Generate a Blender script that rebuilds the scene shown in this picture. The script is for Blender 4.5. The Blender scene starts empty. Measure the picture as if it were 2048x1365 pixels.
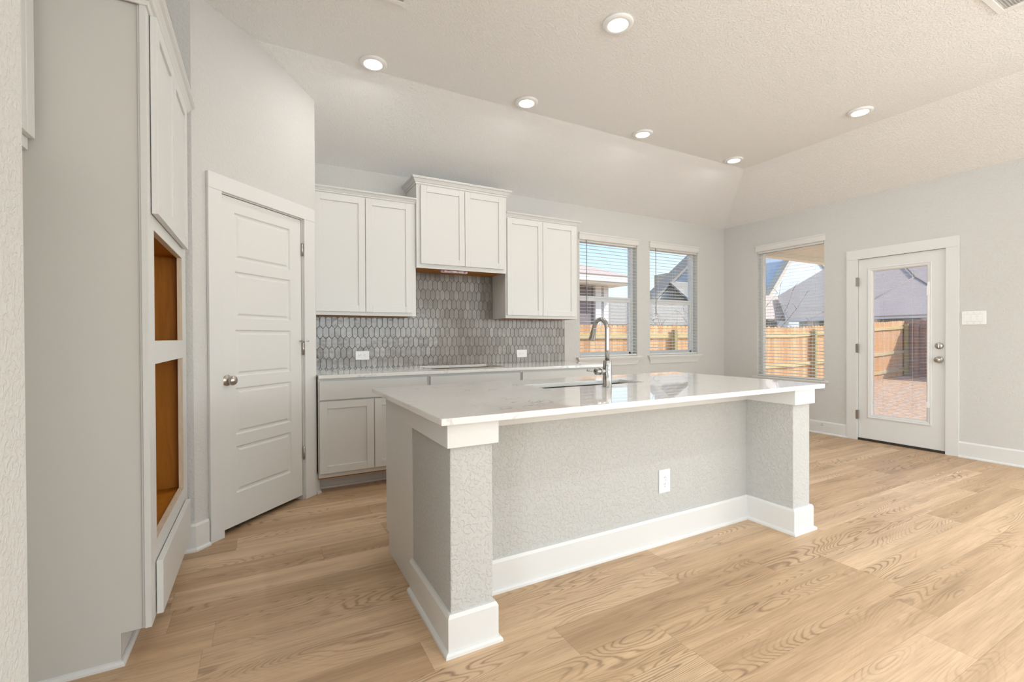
import bpy, bmesh, math, random
from mathutils import Vector, Matrix
random.seed(7)
sc = bpy.context.scene
col = sc.collection
PI = math.pi

# ---------------------------------------------------------------- camera
FPX = 924.149
CAM = Vector((0, 0, 1.1727))
_y, _p, _r = (math.radians(a) for a in (28.3945, -0.4085, -0.2652))
_F = Vector((math.sin(_y)*math.cos(_p), math.cos(_y)*math.cos(_p), math.sin(_p)))
_R = Vector((math.cos(_y), -math.sin(_y), 0))
_U = _R.cross(_F)
_R, _U = _R*math.cos(_r)+_U*math.sin(_r), -_R*math.sin(_r)+_U*math.cos(_r)
cd = bpy.data.cameras.new('camera')
cam = bpy.data.objects.new('camera', cd)
col.objects.link(cam)
cd.sensor_width = 36.0
cd.lens = FPX/2048*36.0
cd.clip_start = 0.05
cd.clip_end = 300
m = Matrix.Identity(4)
for i in range(3):
    m[i][0] = _R[i]; m[i][1] = _U[i]; m[i][2] = -_F[i]; m[i][3] = CAM[i]
cam.matrix_world = m
sc.camera = cam

# ---------------------------------------------------------------- render look
sc.view_settings.view_transform = 'Standard'
sc.view_settings.look = 'None'
sc.view_settings.gamma = 1.0
sc.view_settings.exposure = 0.28
sc.view_settings.use_curve_mapping = False
cy = sc.cycles
cy.use_denoising = True
try: cy.denoiser = 'OPENIMAGEDENOISE'
except Exception: pass
cy.max_bounces = 8
cy.diffuse_bounces = 5
cy.glossy_bounces = 4
cy.transmission_bounces = 4
cy.transparent_max_bounces = 12
cy.caustics_reflective = False
cy.caustics_refractive = False
cy.sample_clamp_indirect = 6.0
cy.blur_glossy = 0.0
cy.use_adaptive_sampling = True
cy.adaptive_threshold = 0.02

# ---------------------------------------------------------------- world, sun
SKY = 0.25
world = bpy.data.worlds.new('world'); sc.world = world
world.use_nodes = True
wn = world.node_tree
wn.nodes.clear()
wo = wn.nodes.new('ShaderNodeOutputWorld')
wb = wn.nodes.new('ShaderNodeBackground')
ws = wn.nodes.new('ShaderNodeTexSky')
ws.sky_type = 'NISHITA'
ws.sun_disc = False
ws.sun_elevation = math.radians(42)
ws.sun_rotation = math.radians(125)
ws.air_density = 1.0; ws.dust_density = 1.5; ws.ozone_density = 1.2
wb.inputs['Strength'].default_value = SKY
wn.links.new(ws.outputs[0], wb.inputs['Color'])
wn.links.new(wb.outputs[0], wo.inputs['Surface'])

def lamp(name, kind, loc, energy, color=(1, 1, 1), direction=None, **kw):
    d = bpy.data.lights.new(name, kind)
    d.energy = energy; d.color = color
    for k, v in kw.items(): setattr(d, k, v)
    o = bpy.data.objects.new(name, d); col.objects.link(o)
    o.location = loc
    if direction is not None:
        o.rotation_euler = Vector(direction).to_track_quat('-Z', 'Y').to_euler()
    return o

lamp('sun', 'SUN', (12, -12, 12), 3.5, (1.0, 0.95, 0.88), direction=(-0.56, 0.55, -0.70), angle=math.radians(0.6))
# fill area lamps added out of view, standing in for daylight from unseen windows
lamp('fill_rear', 'AREA', (2.9, -5.85, 1.45), 265, (0.80, 0.92, 1.0), direction=(0.1, 1, 2.3),
     shape='RECTANGLE', size=4.6, size_y=2.1)
lamp('fill_side', 'AREA', (5.80, -1.35, 1.4), 80, (0.80, 0.92, 1.0), direction=(-1, 0.0, -0.4),
     shape='RECTANGLE', size=4.4, size_y=2.0)
lamp('fill_hall', 'AREA', (-3.85, -1.6, 1.4), 250, (0.86, 0.94, 1.0), direction=(1, 0.35, 0.6),
     shape='RECTANGLE', size=3.4, size_y=2.0)

# ---------------------------------------------------------------- materials
def newmat(name):
    mt = bpy.data.materials.new(name); mt.use_nodes = True
    nt = mt.node_tree
    b = nt.nodes.get('Principled BSDF')
    return mt, nt, b

def N(nt, typ, **kw):
    n = nt.nodes.new(typ)
    for k, v in kw.items():
        if k == 'ins':
            for a, b in v.items(): n.inputs[a].default_value = b
        else: setattr(n, k, v)
    return n

def mathn(nt, op, a, b=None, c=None):
    n = nt.nodes.new('ShaderNodeMath'); n.operation = op
    for i, x in enumerate((a, b, c)):
        if x is None: continue
        if isinstance(x, (int, float)): n.inputs[i].default_value = x
        else: nt.links.new(x, n.inputs[i])
    return n.outputs[0]

def mixc(nt, fac, a, b, typ='MIX'):
    n = nt.nodes.new('ShaderNodeMix'); n.data_type = 'RGBA'; n.blend_type = typ
    for i, x in ((0, fac), (6, a), (7, b)):
        if isinstance(x, (int, float)): n.inputs[i].default_value = x
        elif isinstance(x, tuple): n.inputs[i].default_value = (*x, 1) if len(x) == 3 else x
        else: nt.links.new(x, n.inputs[i])
    return n.outputs[2]

def ramp(nt, fac, stops):
    n = nt.nodes.new('ShaderNodeValToRGB')
    cr = n.color_ramp
    while len(cr.elements) < len(stops): cr.elements.new(0.5)
    for e, (p, c) in zip(cr.elements, stops):
        e.position = p; e.color = (*c, 1) if len(c) == 3 else c
    nt.links.new(fac, n.inputs[0])
    return n.outputs[0]

def objco(nt, scale=(1, 1, 1)):
    tc = nt.nodes.new('ShaderNodeTexCoord')
    mp = nt.nodes.new('ShaderNodeMapping')
    mp.inputs['Scale'].default_value = scale
    nt.links.new(tc.outputs['Object'], mp.inputs[0])
    return mp.outputs[0]

def noise(nt, vec, scale, detail=2, rough=0.5, dist=0.0):
    n = N(nt, 'ShaderNodeTexNoise', ins={'Scale': scale, 'Detail': detail, 'Roughness': rough, 'Distortion': dist})
    if vec is not None: nt.links.new(vec, n.inputs['Vector'])
    return n.outputs[0]

def bump(nt, b, h, strength, dist):
    n = N(nt, 'ShaderNodeBump', ins={'Strength': strength, 'Distance': dist})
    nt.links.new(h, n.inputs['Height'])
    nt.links.new(n.outputs[0], b.inputs['Normal'])

def plain(name, c, rough=0.5, metal=0.0, spec=0.5, var=0.0, bumps=None):
    mt, nt, b = newmat(name)
    b.inputs['Base Color'].default_value = (*c, 1)
    b.inputs['Roughness'].default_value = rough
    b.inputs['Metallic'].default_value = metal
    b.inputs['Specular IOR Level'].default_value = spec
    if var:
        f = noise(nt, objco(nt), 6.0, 3)
        cc = mixc(nt, f, tuple(x*(1-var) for x in c), tuple(min(1, x*(1+var)) for x in c))
        nt.links.new(cc, b.inputs['Base Color'])
    if bumps:
        bump(nt, b, noise(nt, objco(nt), bumps[0], 3), bumps[1], bumps[2])
    return mt

def texwall(name, c, scale, strength, dist, lo=0.42, hi=0.62, rough=0.85):
    mt, nt, b = newmat(name)
    b.inputs['Base Color'].default_value = (*c, 1)
    b.inputs['Roughness'].default_value = rough
    b.inputs['Specular IOR Level'].default_value = 0.25
    co = objco(nt)
    n1 = noise(nt, co, scale, 3, 0.55, 0.4)
    mr = N(nt, 'ShaderNodeMapRange', interpolation_type='SMOOTHSTEP', ins={'From Min': lo, 'From Max': hi})
    nt.links.new(n1, mr.inputs[0])
    bump(nt, b, mr.outputs[0], strength, dist)
    return mt

M = {}
M['wall'] = texwall('wall_paint', (0.625, 0.62, 0.60), 70, 0.7, 0.0015)
M['post_wall'] = texwall('post_paint_heavy_texture', (0.54, 0.54, 0.52), 62, 0.9, 0.0018, 0.45, 0.60)
M['ceiling'] = texwall('ceiling_paint', (0.90, 0.90, 0.895), 75, 0.9, 0.0021, 0.46, 0.60)
M['trim'] = plain('trim_white', (0.715, 0.715, 0.70), 0.38)
M['door_paint'] = plain('door_paint', (0.72, 0.72, 0.70), 0.42)
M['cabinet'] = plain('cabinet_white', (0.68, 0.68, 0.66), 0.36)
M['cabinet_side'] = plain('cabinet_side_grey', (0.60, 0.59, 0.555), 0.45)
M['plastic'] = plain('white_plastic', (0.86, 0.86, 0.85), 0.3)
M['plastic_shade'] = plain('plastic_shadow_gap', (0.55, 0.55, 0.54), 0.5)  # darker copy of the white plastic, shade put into its colour
M['dark'] = plain('dark_slot', (0.03, 0.03, 0.03), 0.6)
M['nickel'] = plain('brushed_nickel', (0.50, 0.47, 0.43), 0.28, 1.0)
M['chrome'] = plain('chrome', (0.40, 0.39, 0.375), 0.14, 1.0)
M['steel'] = plain('sink_steel', (0.45, 0.44, 0.42), 0.33, 1.0)
M['vinyl'] = plain('window_vinyl', (0.86, 0.87, 0.87), 0.35)
def m_slat(name, c, f):
    mt, nt, b = newmat(name)
    b.inputs['Base Color'].default_value = (*c, 1); b.inputs['Roughness'].default_value = 0.4
    tl = N(nt, 'ShaderNodeBsdfTranslucent', ins={'Color': (*c, 1)})
    mx = N(nt, 'ShaderNodeMixShader', ins={0: f})
    nt.links.new(b.outputs[0], mx.inputs[1]); nt.links.new(tl.outputs[0], mx.inputs[2])
    nt.links.new(mx.outputs[0], nt.nodes.get('Material Output').inputs[0])
    return mt
M['slat'] = m_slat('blind_slat', (0.90, 0.89, 0.86), 0.30)
M['mini_slat'] = m_slat('mini_blind_slat', (0.92, 0.92, 0.92), 0.35)
M['string'] = m_slat('blind_cord', (0.92, 0.92, 0.90), 0.5)
M['wand'] = plain('backlit_blind_wand', (0.25, 0.25, 0.25), 0.3)  # dark grey puts the wand's backlit look into its colour
M['threshold'] = plain('bronze_threshold', (0.035, 0.025, 0.018), 0.5)
M['rubber'] = plain('rubber_tip', (0.7, 0.7, 0.68), 0.6)

def m_wood(name, a, b_, sc_=(1, 1, 1), rough=0.55, spec=0.4):
    mt, nt, b = newmat(name)
    co = objco(nt, sc_)
    n1 = noise(nt, co, 3.0, 5, 0.6, 0.6)
    c = ramp(nt, n1, [(0.3, a), (0.7, b_)])
    nt.links.new(c, b.inputs['Base Color'])
    b.inputs['Roughness'].default_value = rough
    b.inputs['Specular IOR Level'].default_value = spec
    return mt
M['cab_inner'] = m_wood('cabinet_interior_veneer', (0.36, 0.125, 0.008), (0.48, 0.18, 0.016), (12, 12, 1.2), 0.5, 0.3)
M['raw_wood'] = m_wood('raw_edge_wood', (0.62, 0.50, 0.37), (0.74, 0.63, 0.49), (10, 10, 2))

# floor planks
def m_floor():
    mt, nt, b = newmat('oak_plank_floor')
    tc = nt.nodes.new('ShaderNodeTexCoord')
    sx = nt.nodes.new('ShaderNodeSeparateXYZ'); nt.links.new(tc.outputs['Object'], sx.inputs[0])
    X, Y = sx.outputs[0], sx.outputs[1]
    W, L = 0.178, 1.22
    yy = mathn(nt, 'DIVIDE', mathn(nt, 'ADD', Y, -1.375+W*40), W)
    row = mathn(nt, 'FLOOR', yy); fy = mathn(nt, 'FRACT', yy)
    wn1 = N(nt, 'ShaderNodeTexWhiteNoise', noise_dimensions='1D'); nt.links.new(row, wn1.inputs['W'])
    xx = mathn(nt, 'DIVIDE', mathn(nt, 'ADD', X, mathn(nt, 'MULTIPLY', wn1.outputs[0], 9.7)), L)
    xx = mathn(nt, 'ADD', xx, 40.0)
    cl = mathn(nt, 'FLOOR', xx); fx = mathn(nt, 'FRACT', xx)
    cid = nt.nodes.new('ShaderNodeCombineXYZ'); nt.links.new(row, cid.inputs[0]); nt.links.new(cl, cid.inputs[1])
    wn2 = N(nt, 'ShaderNodeTexWhiteNoise', noise_dimensions='2D'); nt.links.new(cid.outputs[0], wn2.inputs['Vector'])
    r1 = wn2.outputs[0]
    # grain coordinates, shifted per plank
    def gco(sx_, sy_):
        c = nt.nodes.new('ShaderNodeCombineXYZ')
        nt.links.new(mathn(nt, 'ADD', mathn(nt, 'MULTIPLY', X, sx_), mathn(nt, 'MULTIPLY', r1, 71.0)), c.inputs[0])
        nt.links.new(mathn(nt, 'ADD', mathn(nt, 'MULTIPLY', Y, sy_), mathn(nt, 'MULTIPLY', r1, 37.0)), c.inputs[1])
        nt.links.new(mathn(nt, 'MULTIPLY', r1, 13.0), c.inputs[2])
        return c.outputs[0]
    n1 = noise(nt, gco(0.95, 6.5), 1.0, 1.5, 0.45, 0.25)
    rings = mathn(nt, 'SINE', mathn(nt, 'ADD', mathn(nt, 'MULTIPLY', n1, 235.0), mathn(nt, 'MULTIPLY', noise(nt, gco(14, 60), 1.0, 2), 3.0)))
    rings = mathn(nt, 'POWER', mathn(nt, 'ADD', mathn(nt, 'MULTIPLY', rings, 0.5), 0.5), 4.0)
    mk = N(nt, 'ShaderNodeMapRange', interpolation_type='SMOOTHSTEP', ins={'From Min': 0.42, 'From Max': 0.68})
    nt.links.new(noise(nt, gco(1.3, 5.0), 0.9, 2), mk.inputs[0])
    rings = mathn(nt, 'MULTIPLY', rings, mathn(nt, 'ADD', mathn(nt, 'MULTIPLY', mk.outputs[0], 0.85), 0.08))
    fine = noise(nt, gco(5, 170), 1.0, 4, 0.65)
    fine2 = noise(nt, gco(1.0, 14), 1.0, 3, 0.6)
    tone = ramp(nt, r1, [(0.0, (0.50, 0.338, 0.200)), (0.5, (0.585, 0.408, 0.250)), (1.0, (0.67, 0.488, 0.318))])
    c = mixc(nt, mathn(nt, 'MULTIPLY', rings, 0.85), tone, (0.23, 0.145, 0.082))
    fm = ramp(nt, fine, [(0.3, (0.78, 0.76, 0.74)), (0.62, (1.05, 1.05, 1.05))])
    c = mixc(nt, 0.8, c, fm, 'MULTIPLY')
    fm2 = ramp(nt, fine2, [(0.3, (0.70, 0.67, 0.63)), (0.7, (1.16, 1.16, 1.17))])
    c = mixc(nt, 0.75, c, fm2, 'MULTIPLY')
    # seams
    dy = mathn(nt, 'MULTIPLY', mathn(nt, 'MINIMUM', fy, mathn(nt, 'SUBTRACT', 1.0, fy)), W)
    dx = mathn(nt, 'MULTIPLY', mathn(nt, 'MINIMUM', fx, mathn(nt, 'SUBTRACT', 1.0, fx)), L)
    d = mathn(nt, 'MINIMUM', dx, dy)
    seam = mathn(nt, 'LESS_THAN', d, 0.0007)
    c = mixc(nt, mathn(nt, 'MULTIPLY', seam, 0.45), c, (0.12, 0.075, 0.045))
    nt.links.new(c, b.inputs['Base Color'])
    rg = N(nt, 'ShaderNodeMapRange', ins={'To Min': 0.38, 'To Max': 0.52}); nt.links.new(fine, rg.inputs[0])
    nt.links.new(rg.outputs[0], b.inputs['Roughness'])
    b.inputs['Specular IOR Level'].default_value = 0.45
    bump(nt, b, mathn(nt, 'ADD', mathn(nt, 'MULTIPLY', fine, 0.5), mathn(nt, 'MULTIPLY', seam, -1.0)), 0.12, 0.0006)
    return mt
M['floor'] = m_floor()

def m_quartz():
    mt, nt, b = newmat('white_quartz')
    co = objco(nt)
    n = noise(nt, co, 2.2, 5, 0.62, 0.9)
    v = mathn(nt, 'ABSOLUTE', mathn(nt, 'SUBTRACT', n, 0.5))
    mr = N(nt, 'ShaderNodeMapRange', interpolation_type='SMOOTHSTEP', ins={'From Min': 0.0, 'From Max': 0.014, 'To Min': 1.0, 'To Max': 0.0})
    nt.links.new(v, mr.inputs[0])
    brk = N(nt, 'ShaderNodeMapRange', interpolation_type='SMOOTHSTEP', ins={'From Min': 0.5, 'From Max': 0.66})
    nt.links.new(noise(nt, co, 3.7, 2), brk.inputs[0])
    f = mathn(nt, 'MULTIPLY', mathn(nt, 'MULTIPLY', mr.outputs[0], brk.outputs[0]), 0.75)
    base = mixc(nt, noise(nt, co, 5, 4), (0.77, 0.755, 0.725), (0.83, 0.82, 0.795))
    c = mixc(nt, f, base, (0.42, 0.42, 0.42))
    nt.links.new(c, b.inputs['Base Color'])
    b.inputs['Roughness'].default_value = 0.015
    b.inputs['Specular IOR Level'].default_value = 0.85
    return mt
M['quartz'] = m_quartz()

def m_tile():
    mt, nt, b = newmat('glazed_picket_tile')
    g = nt.nodes.new('ShaderNodeNewGeometry')
    r = g.outputs['Random Per Island']
    co = objco(nt)
    c = ramp(nt, r, [(0.0, (0.185, 0.165, 0.142)), (0.5, (0.225, 0.203, 0.177)), (1.0, (0.28, 0.256, 0.226))])
    cl = ramp(nt, noise(nt, co, 26, 4, 0.6, 0.8), [(0.3, (0.82, 0.82, 0.83)), (0.7, (1.15, 1.14, 1.12))])
    c = mixc(nt, 0.8, c, cl, 'MULTIPLY')
    nt.links.new(c, b.inputs['Base Color'])
    b.inputs['Roughness'].default_value = 0.15
    b.inputs['Specular IOR Level'].default_value = 0.5
    bump(nt, b, noise(nt, co, 34, 2, 0.5), 0.45, 0.003)
    return mt
M['tile'] = m_tile()
M['tile_edge'] = plain('tile_worn_edge', (0.42, 0.40, 0.365), 0.25)
M['grout'] = plain('grout', (0.14, 0.128, 0.113), 0.9)

def m_glass(name='clear_window_glass', tint=(0.97, 0.98, 0.98)):
    mt, nt, b = newmat(name)
    nt.nodes.remove(b)
    out = nt.nodes.get('Material Output')
    tr = N(nt, 'ShaderNodeBsdfTransparent', ins={'Color': (*tint, 1)})
    gl = N(nt, 'ShaderNodeBsdfGlossy', ins={'Roughness': 0.0, 'Color': (1, 1, 1, 1)})
    geo = nt.nodes.new('ShaderNodeNewGeometry')
    dp = N(nt, 'ShaderNodeVectorMath', operation='DOT_PRODUCT')
    nt.links.new(geo.outputs['Normal'], dp.inputs[0]); nt.links.new(geo.outputs['Incoming'], dp.inputs[1])
    cosv = mathn(nt, 'ABSOLUTE', dp.outputs['Value'])
    fres = mathn(nt, 'MULTIPLY_ADD', mathn(nt, 'POWER', mathn(nt, 'SUBTRACT', 1.0, cosv), 5.0), 0.9, 0.03)
    mx = nt.nodes.new('ShaderNodeMixShader')
    nt.links.new(fres, mx.inputs[0]); nt.links.new(tr.outputs[0], mx.inputs[1]); nt.links.new(gl.outputs[0], mx.inputs[2])
    nt.links.new(mx.outputs[0], out.inputs[0])
    return mt
M['glass'] = m_glass()
M['door_glass'] = m_glass('coated_door_glass', (0.985, 0.97, 0.985))

def m_emit(name, c, s):
    mt, nt, b = newmat(name)
    b.inputs['Base Color'].default_value = (0.9, 0.9, 0.9, 1)
    b.inputs['Emission Color'].default_value = (*c, 1)
    b.inputs['Emission Strength'].default_value = s
    return mt
M['lens'] = m_emit('lit_led_lens', (1.0, 0.95, 0.86), 5.0)

def m_shingle(name, a, b_, scale=9.0):
    mt, nt, b = newmat(name)
    co = objco(nt)
    sx = nt.nodes.new('ShaderNodeSeparateXYZ'); nt.links.new(co, sx.inputs[0])
    course = mathn(nt, 'FRACT', mathn(nt, 'MULTIPLY', sx.outputs[2], 14.0))
    ln = mathn(nt, 'LESS_THAN', course, 0.22)
    n = noise(nt, objco(nt, (3, 3, 14)), scale, 3)
    c = ramp(nt, n, [(0.3, a), (0.7, b_)])
    c = mixc(nt, mathn(nt, 'MULTIPLY', ln, 0.35), c, tuple(x*0.45 for x in a))
    nt.links.new(c, b.inputs['Base Color'])
    b.inputs['Roughness'].default_value = 0.9
    b.inputs['Specular IOR Level'].default_value = 0.2
    return mt
M['shingle_grey'] = m_shingle('grey_shingles', (0.27, 0.26, 0.24), (0.38, 0.36, 0.33))
M['shingle_tan'] = m_shingle('tan_shingles', (0.46, 0.38, 0.34), (0.62, 0.52, 0.48))
M['shingle_mauve'] = m_shingle('mauve_shingles', (0.42, 0.37, 0.33), (0.60, 0.53, 0.47))
M['shingle_dark'] = m_shingle('dark_blue_shingles', (0.06, 0.08, 0.11), (0.10, 0.13, 0.18))

def m_siding(name, c, pitch=7.0):
    mt, nt, b = newmat(name)
    sx = nt.nodes.new('ShaderNodeSeparateXYZ'); nt.links.new(objco(nt), sx.inputs[0])
    f = mathn(nt, 'FRACT', mathn(nt, 'MULTIPLY', sx.outputs[2], pitch))
    ln = mathn(nt, 'LESS_THAN', f, 0.12)
    cc = mixc(nt, mathn(nt, 'MULTIPLY', ln, 0.3), c, tuple(x*0.5 for x in c))
    nt.links.new(cc, b.inputs['Base Color'])
    b.inputs['Roughness'].default_value = 0.7
    return mt
M['siding_mauve'] = m_siding('mauve_grey_siding', (0.22, 0.19, 0.21))
M['siding_blue'] = m_siding('pale_blue_siding', (0.60, 0.68, 0.76))
M['siding_navy'] = m_siding('navy_siding', (0.10, 0.15, 0.22))
M['siding_beige'] = m_siding('beige_siding', (0.60, 0.54, 0.44))
M['siding_grey'] = m_siding('light_grey_siding', (0.55, 0.55, 0.57))
M['ext_white'] = plain('exterior_white_paint', (0.80, 0.80, 0.80), 0.5)
M['soffit'] = m_siding('cream_soffit', (0.92, 0.88, 0.78), 1.0)
M['green_glass'] = plain('far_window_glass', (0.22, 0.30, 0.26), 0.1)

def m_fence(name, a, b_, c3):
    mt, nt, b = newmat(name)
    g = nt.nodes.new('ShaderNodeNewGeometry')
    n1 = noise(nt, objco(nt, (16, 16, 1.3)), 2.0, 4, 0.6, 0.5)
    c = ramp(nt, g.outputs['Random Per Island'], [(0.0, a), (0.5, b_), (1.0, c3)])
    g2 = ramp(nt, n1, [(0.3, (0.72, 0.66, 0.6)), (0.65, (1.1, 1.08, 1.05))])
    c = mixc(nt, 0.8, c, g2, 'MULTIPLY')
    kn = N(nt, 'ShaderNodeTexVoronoi', ins={'Scale': 1.0}); nt.links.new(objco(nt, (7.1, 7.1, 2.4)), kn.inputs['Vector'])
    kf = mathn(nt, 'LESS_THAN', kn.outputs['Distance'], 0.055)
    c = mixc(nt, mathn(nt, 'MULTIPLY', kf, 0.7), c, (0.16, 0.06, 0.02))
    nt.links.new(c, b.inputs['Base Color'])
    b.inputs['Roughness'].default_value = 0.85
    b.inputs['Specular IOR Level'].default_value = 0.2
    return mt
M['fence'] = m_fence('new_cedar_pickets', (0.56, 0.32, 0.16), (0.68, 0.43, 0.235), (0.76, 0.52, 0.31))
M['fence_side'] = m_fence('shaded_pickets', (0.34, 0.22, 0.18), (0.42, 0.29, 0.24), (0.50, 0.36, 0.30))  # darkened picket tones, the side fence's shade put into the colour
M['rail'] = m_wood('treated_rail', (0.52, 0.44, 0.22), (0.66, 0.56, 0.32), (3, 3, 10), 0.8, 0.2)
M['post'] = m_wood('treated_post', (0.34, 0.30, 0.13), (0.46, 0.40, 0.20), (10, 10, 2), 0.8, 0.2)
def m_ground():
    mt, nt, b = newmat('dry_dirt_and_dormant_grass')
    co = objco(nt)
    c = ramp(nt, noise(nt, co, 9.0, 6, 0.7), [(0.3, (0.38, 0.27, 0.18)), (0.55, (0.57, 0.43, 0.30)), (0.75, (0.70, 0.56, 0.42))])
    nt.links.new(c, b.inputs['Base Color']); b.inputs['Roughness'].default_value = 0.95
    b.inputs['Specular IOR Level'].default_value = 0.1
    bump(nt, b, noise(nt, co, 20, 4), 0.7, 0.03)
    return mt
M['ground'] = m_ground()
M['concrete'] = plain('concrete', (0.62, 0.60, 0.56), 0.9, var=0.1)
M['twig'] = plain('bare_twigs', (0.30, 0.20, 0.18), 0.8)
def m_packet():
    mt, nt, b = newmat('printed_plastic_packet')
    v = N(nt, 'ShaderNodeTexVoronoi', ins={'Scale': 1.0}); nt.links.new(objco(nt, (55, 55, 90)), v.inputs['Vector'])
    c = ramp(nt, v.outputs['Color'], [(0.30, (0.80, 0.72, 0.78)), (0.52, (0.62, 0.55, 0.62)), (0.62, (0.50, 0.03, 0.12)), (0.75, (0.82, 0.78, 0.82))])
    nt.links.new(c, b.inputs['Base Color']); b.inputs['Roughness'].default_value = 0.3
    return mt
M['packet'] = m_packet()

# ---------------------------------------------------------------- mesh tools
class Fr:
    """local frame: s along the surface, n outward, z up"""
    def __init__(s, o=(0, 0), u=(1, 0), n=(0, 1)):
        s.o, s.u, s.n = o, u, n
    def __call__(s, a, b, z):
        return Vector((s.o[0]+s.u[0]*a+s.n[0]*b, s.o[1]+s.u[1]*a+s.n[1]*b, z))
G = Fr()
YB, XR = 4.466, 5.934
FB = lambda y: Fr((0, y), (1, 0), (0, -1))          # faces the camera, s = X
FR_ = Fr((XR, 0), (0, -1), (-1, 0))                 # right wall, s = -Y
FO = lambda x: Fr((x, 0), (0, 1), (1, 0))           # faces +X, s = Y
ORG = {}

class MB:
    def __init__(s, fr=G):
        s.bm = bmesh.new(); s.fr = fr; s.mi = 0
    def _f(s, vs, smooth=False):
        try: f = s.bm.faces.new(vs)
        except ValueError: return None
        f.smooth = smooth; f.material_index = s.mi
        return f
    def hexa(s, p):
        v = [s.bm.verts.new(s.fr(*q)) for q in p]
        fs = [s._f([v[i] for i in q]) for q in ((0, 1, 2, 3), (7, 6, 5, 4), (0, 4, 5, 1), (1, 5, 6, 2), (2, 6, 7, 3), (3, 7, 4, 0))]
        return v, fs
    def box(s, a0, a1, b0, b1, c0, c1, bev=0.0, seg=1):
        v, fs = s.hexa([(a0, b0, c0), (a1, b0, c0), (a1, b1, c0), (a0, b1, c0), (a0, b0, c1), (a1, b0, c1), (a1, b1, c1), (a0, b1, c1)])
        if bev:
            es = list({e for f in fs for e in f.edges})
            bmesh.ops.bevel(s.bm, geom=es, offset=bev, segments=seg, affect='EDGES', profile=0.5)
        return s
    def prism(s, pts, d0, d1, axis='n'):
        """pts polygon; axis n: pts=(s,z) extruded over n; axis s: pts=(n,z) over s; axis z: pts=(s,n) over z"""
        mk = {'n': lambda p, d: (p[0], d, p[1]), 's': lambda p, d: (d, p[0], p[1]), 'z': lambda p, d: (p[0], p[1], d)}[axis]
        A = [s.bm.verts.new(s.fr(*mk(p, d0))) for p in pts]
        B = [s.bm.verts.new(s.fr(*mk(p, d1))) for p in pts]
        s._f(A); s._f(B[::-1])
        for i in range(len(pts)):
            j = (i+1) % len(pts); s._f([A[i], B[i], B[j], A[j]])
        return s
    def rings(s, rs, cap=True, smooth=True, closed=False):
        R = [[s.bm.verts.new(p) for p in r] for r in rs]
        n = len(R[0])
        pairs = list(zip(R, R[1:])) + ([(R[-1], R[0])] if closed else [])
        for a, b in pairs:
            for i in range(n):
                j = (i+1) % n; s._f([a[i], a[j], b[j], b[i]], smooth)
        if cap and not closed:
            s._f(R[0]); s._f(R[-1][::-1])
        return s
    def lathe(s, c, ax, prof, n=32, smooth=True):
        """prof = [(dist along axis, radius)]; c, ax world vectors"""
        c = Vector(c); ax = Vector(ax).normalized()
        t = ax.orthogonal().normalized(); w = ax.cross(t)
        s.rings([[c+ax*d+(t*math.cos(2*PI*i/n)+w*math.sin(2*PI*i/n))*max(r, 1e-5) for i in range(n)] for d, r in prof], True, smooth)
        return s
    def tube(s, pts, r, n=12, smooth=True):
        pts = [Vector(p) for p in pts]
        rr = r if isinstance(r, (list, tuple)) else [r]*len(pts)
        t0 = (pts[1]-pts[0]).normalized(); nrm = t0.orthogonal().normalized()
        rs = []
        for i, p in enumerate(pts):
            if i == 0: t = t0
            elif i == len(pts)-1: t = (pts[i]-pts[i-1]).normalized()
            else: t = (pts[i+1]-pts[i-1]).normalized()
            nrm = (nrm-t*nrm.dot(t)).normalized(); bn = t.cross(nrm)
            rs.append([p+(nrm*math.cos(2*PI*k/n)+bn*math.sin(2*PI*k/n))*rr[i] for k in range(n)])
        return s.rings(rs, True, smooth)
    def sweep(s, path, prof, side=1, cap=True):
        """extrude profile [(n,z)] along XY polyline (world), n to the right-hand side*side"""
        P = [Vector((p[0], p[1])) for p in path]
        offs = []
        for i in range(len(P)):
            d = []
            if i > 0: d.append((P[i]-P[i-1]).normalized())
            if i < len(P)-1: d.append((P[i+1]-P[i]).normalized())
            ns = [Vector((q.y, -q.x))*side for q in d]
            if len(ns) == 1: o = ns[0]
            else:
                o = (ns[0]+ns[1]); o = o/ (o.dot(ns[0]))
            offs.append(o)
        rs = [[Vector((P[i].x+offs[i].x*a, P[i].y+offs[i].y*a, z)) for a, z in prof] for i in range(len(P))]
        return s.rings(rs, cap, False)
    def build(s, name, mats, parent=None, loc=(0, 0, 0)):
        if not isinstance(mats, (list, tuple)): mats = [mats]
        org = ORG[parent.name] if parent is not None else Vector(loc)
        bmesh.ops.recalc_face_normals(s.bm, faces=s.bm.faces)
        bmesh.ops.translate(s.bm, verts=s.bm.verts, vec=-org)
        me = bpy.data.meshes.new(name); s.bm.to_mesh(me); s.bm.free()
        for x in mats: me.materials.append(M[x])
        o = bpy.data.objects.new(name, me); col.objects.link(o)
        if parent is not None: o.parent = parent
        else: o.location = org
        ORG[o.name] = org
        return o

def tag(o, label, cat, group=None, kind=None):
    o['label'] = label; o['category'] = cat
    if group: o['group'] = group
    if kind: o['kind'] = kind
    return o
def thing(name, loc, label, cat, group=None):
    o = bpy.data.objects.new(name, None); col.objects.link(o)
    o.location = loc; o.empty_display_size = 0.1
    ORG[o.name] = Vector(loc)
    return tag(o, label, cat, group)
def struct(o, label=None):
    o['kind'] = 'structure'
    if label: o['label'] = label
    return o

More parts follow.
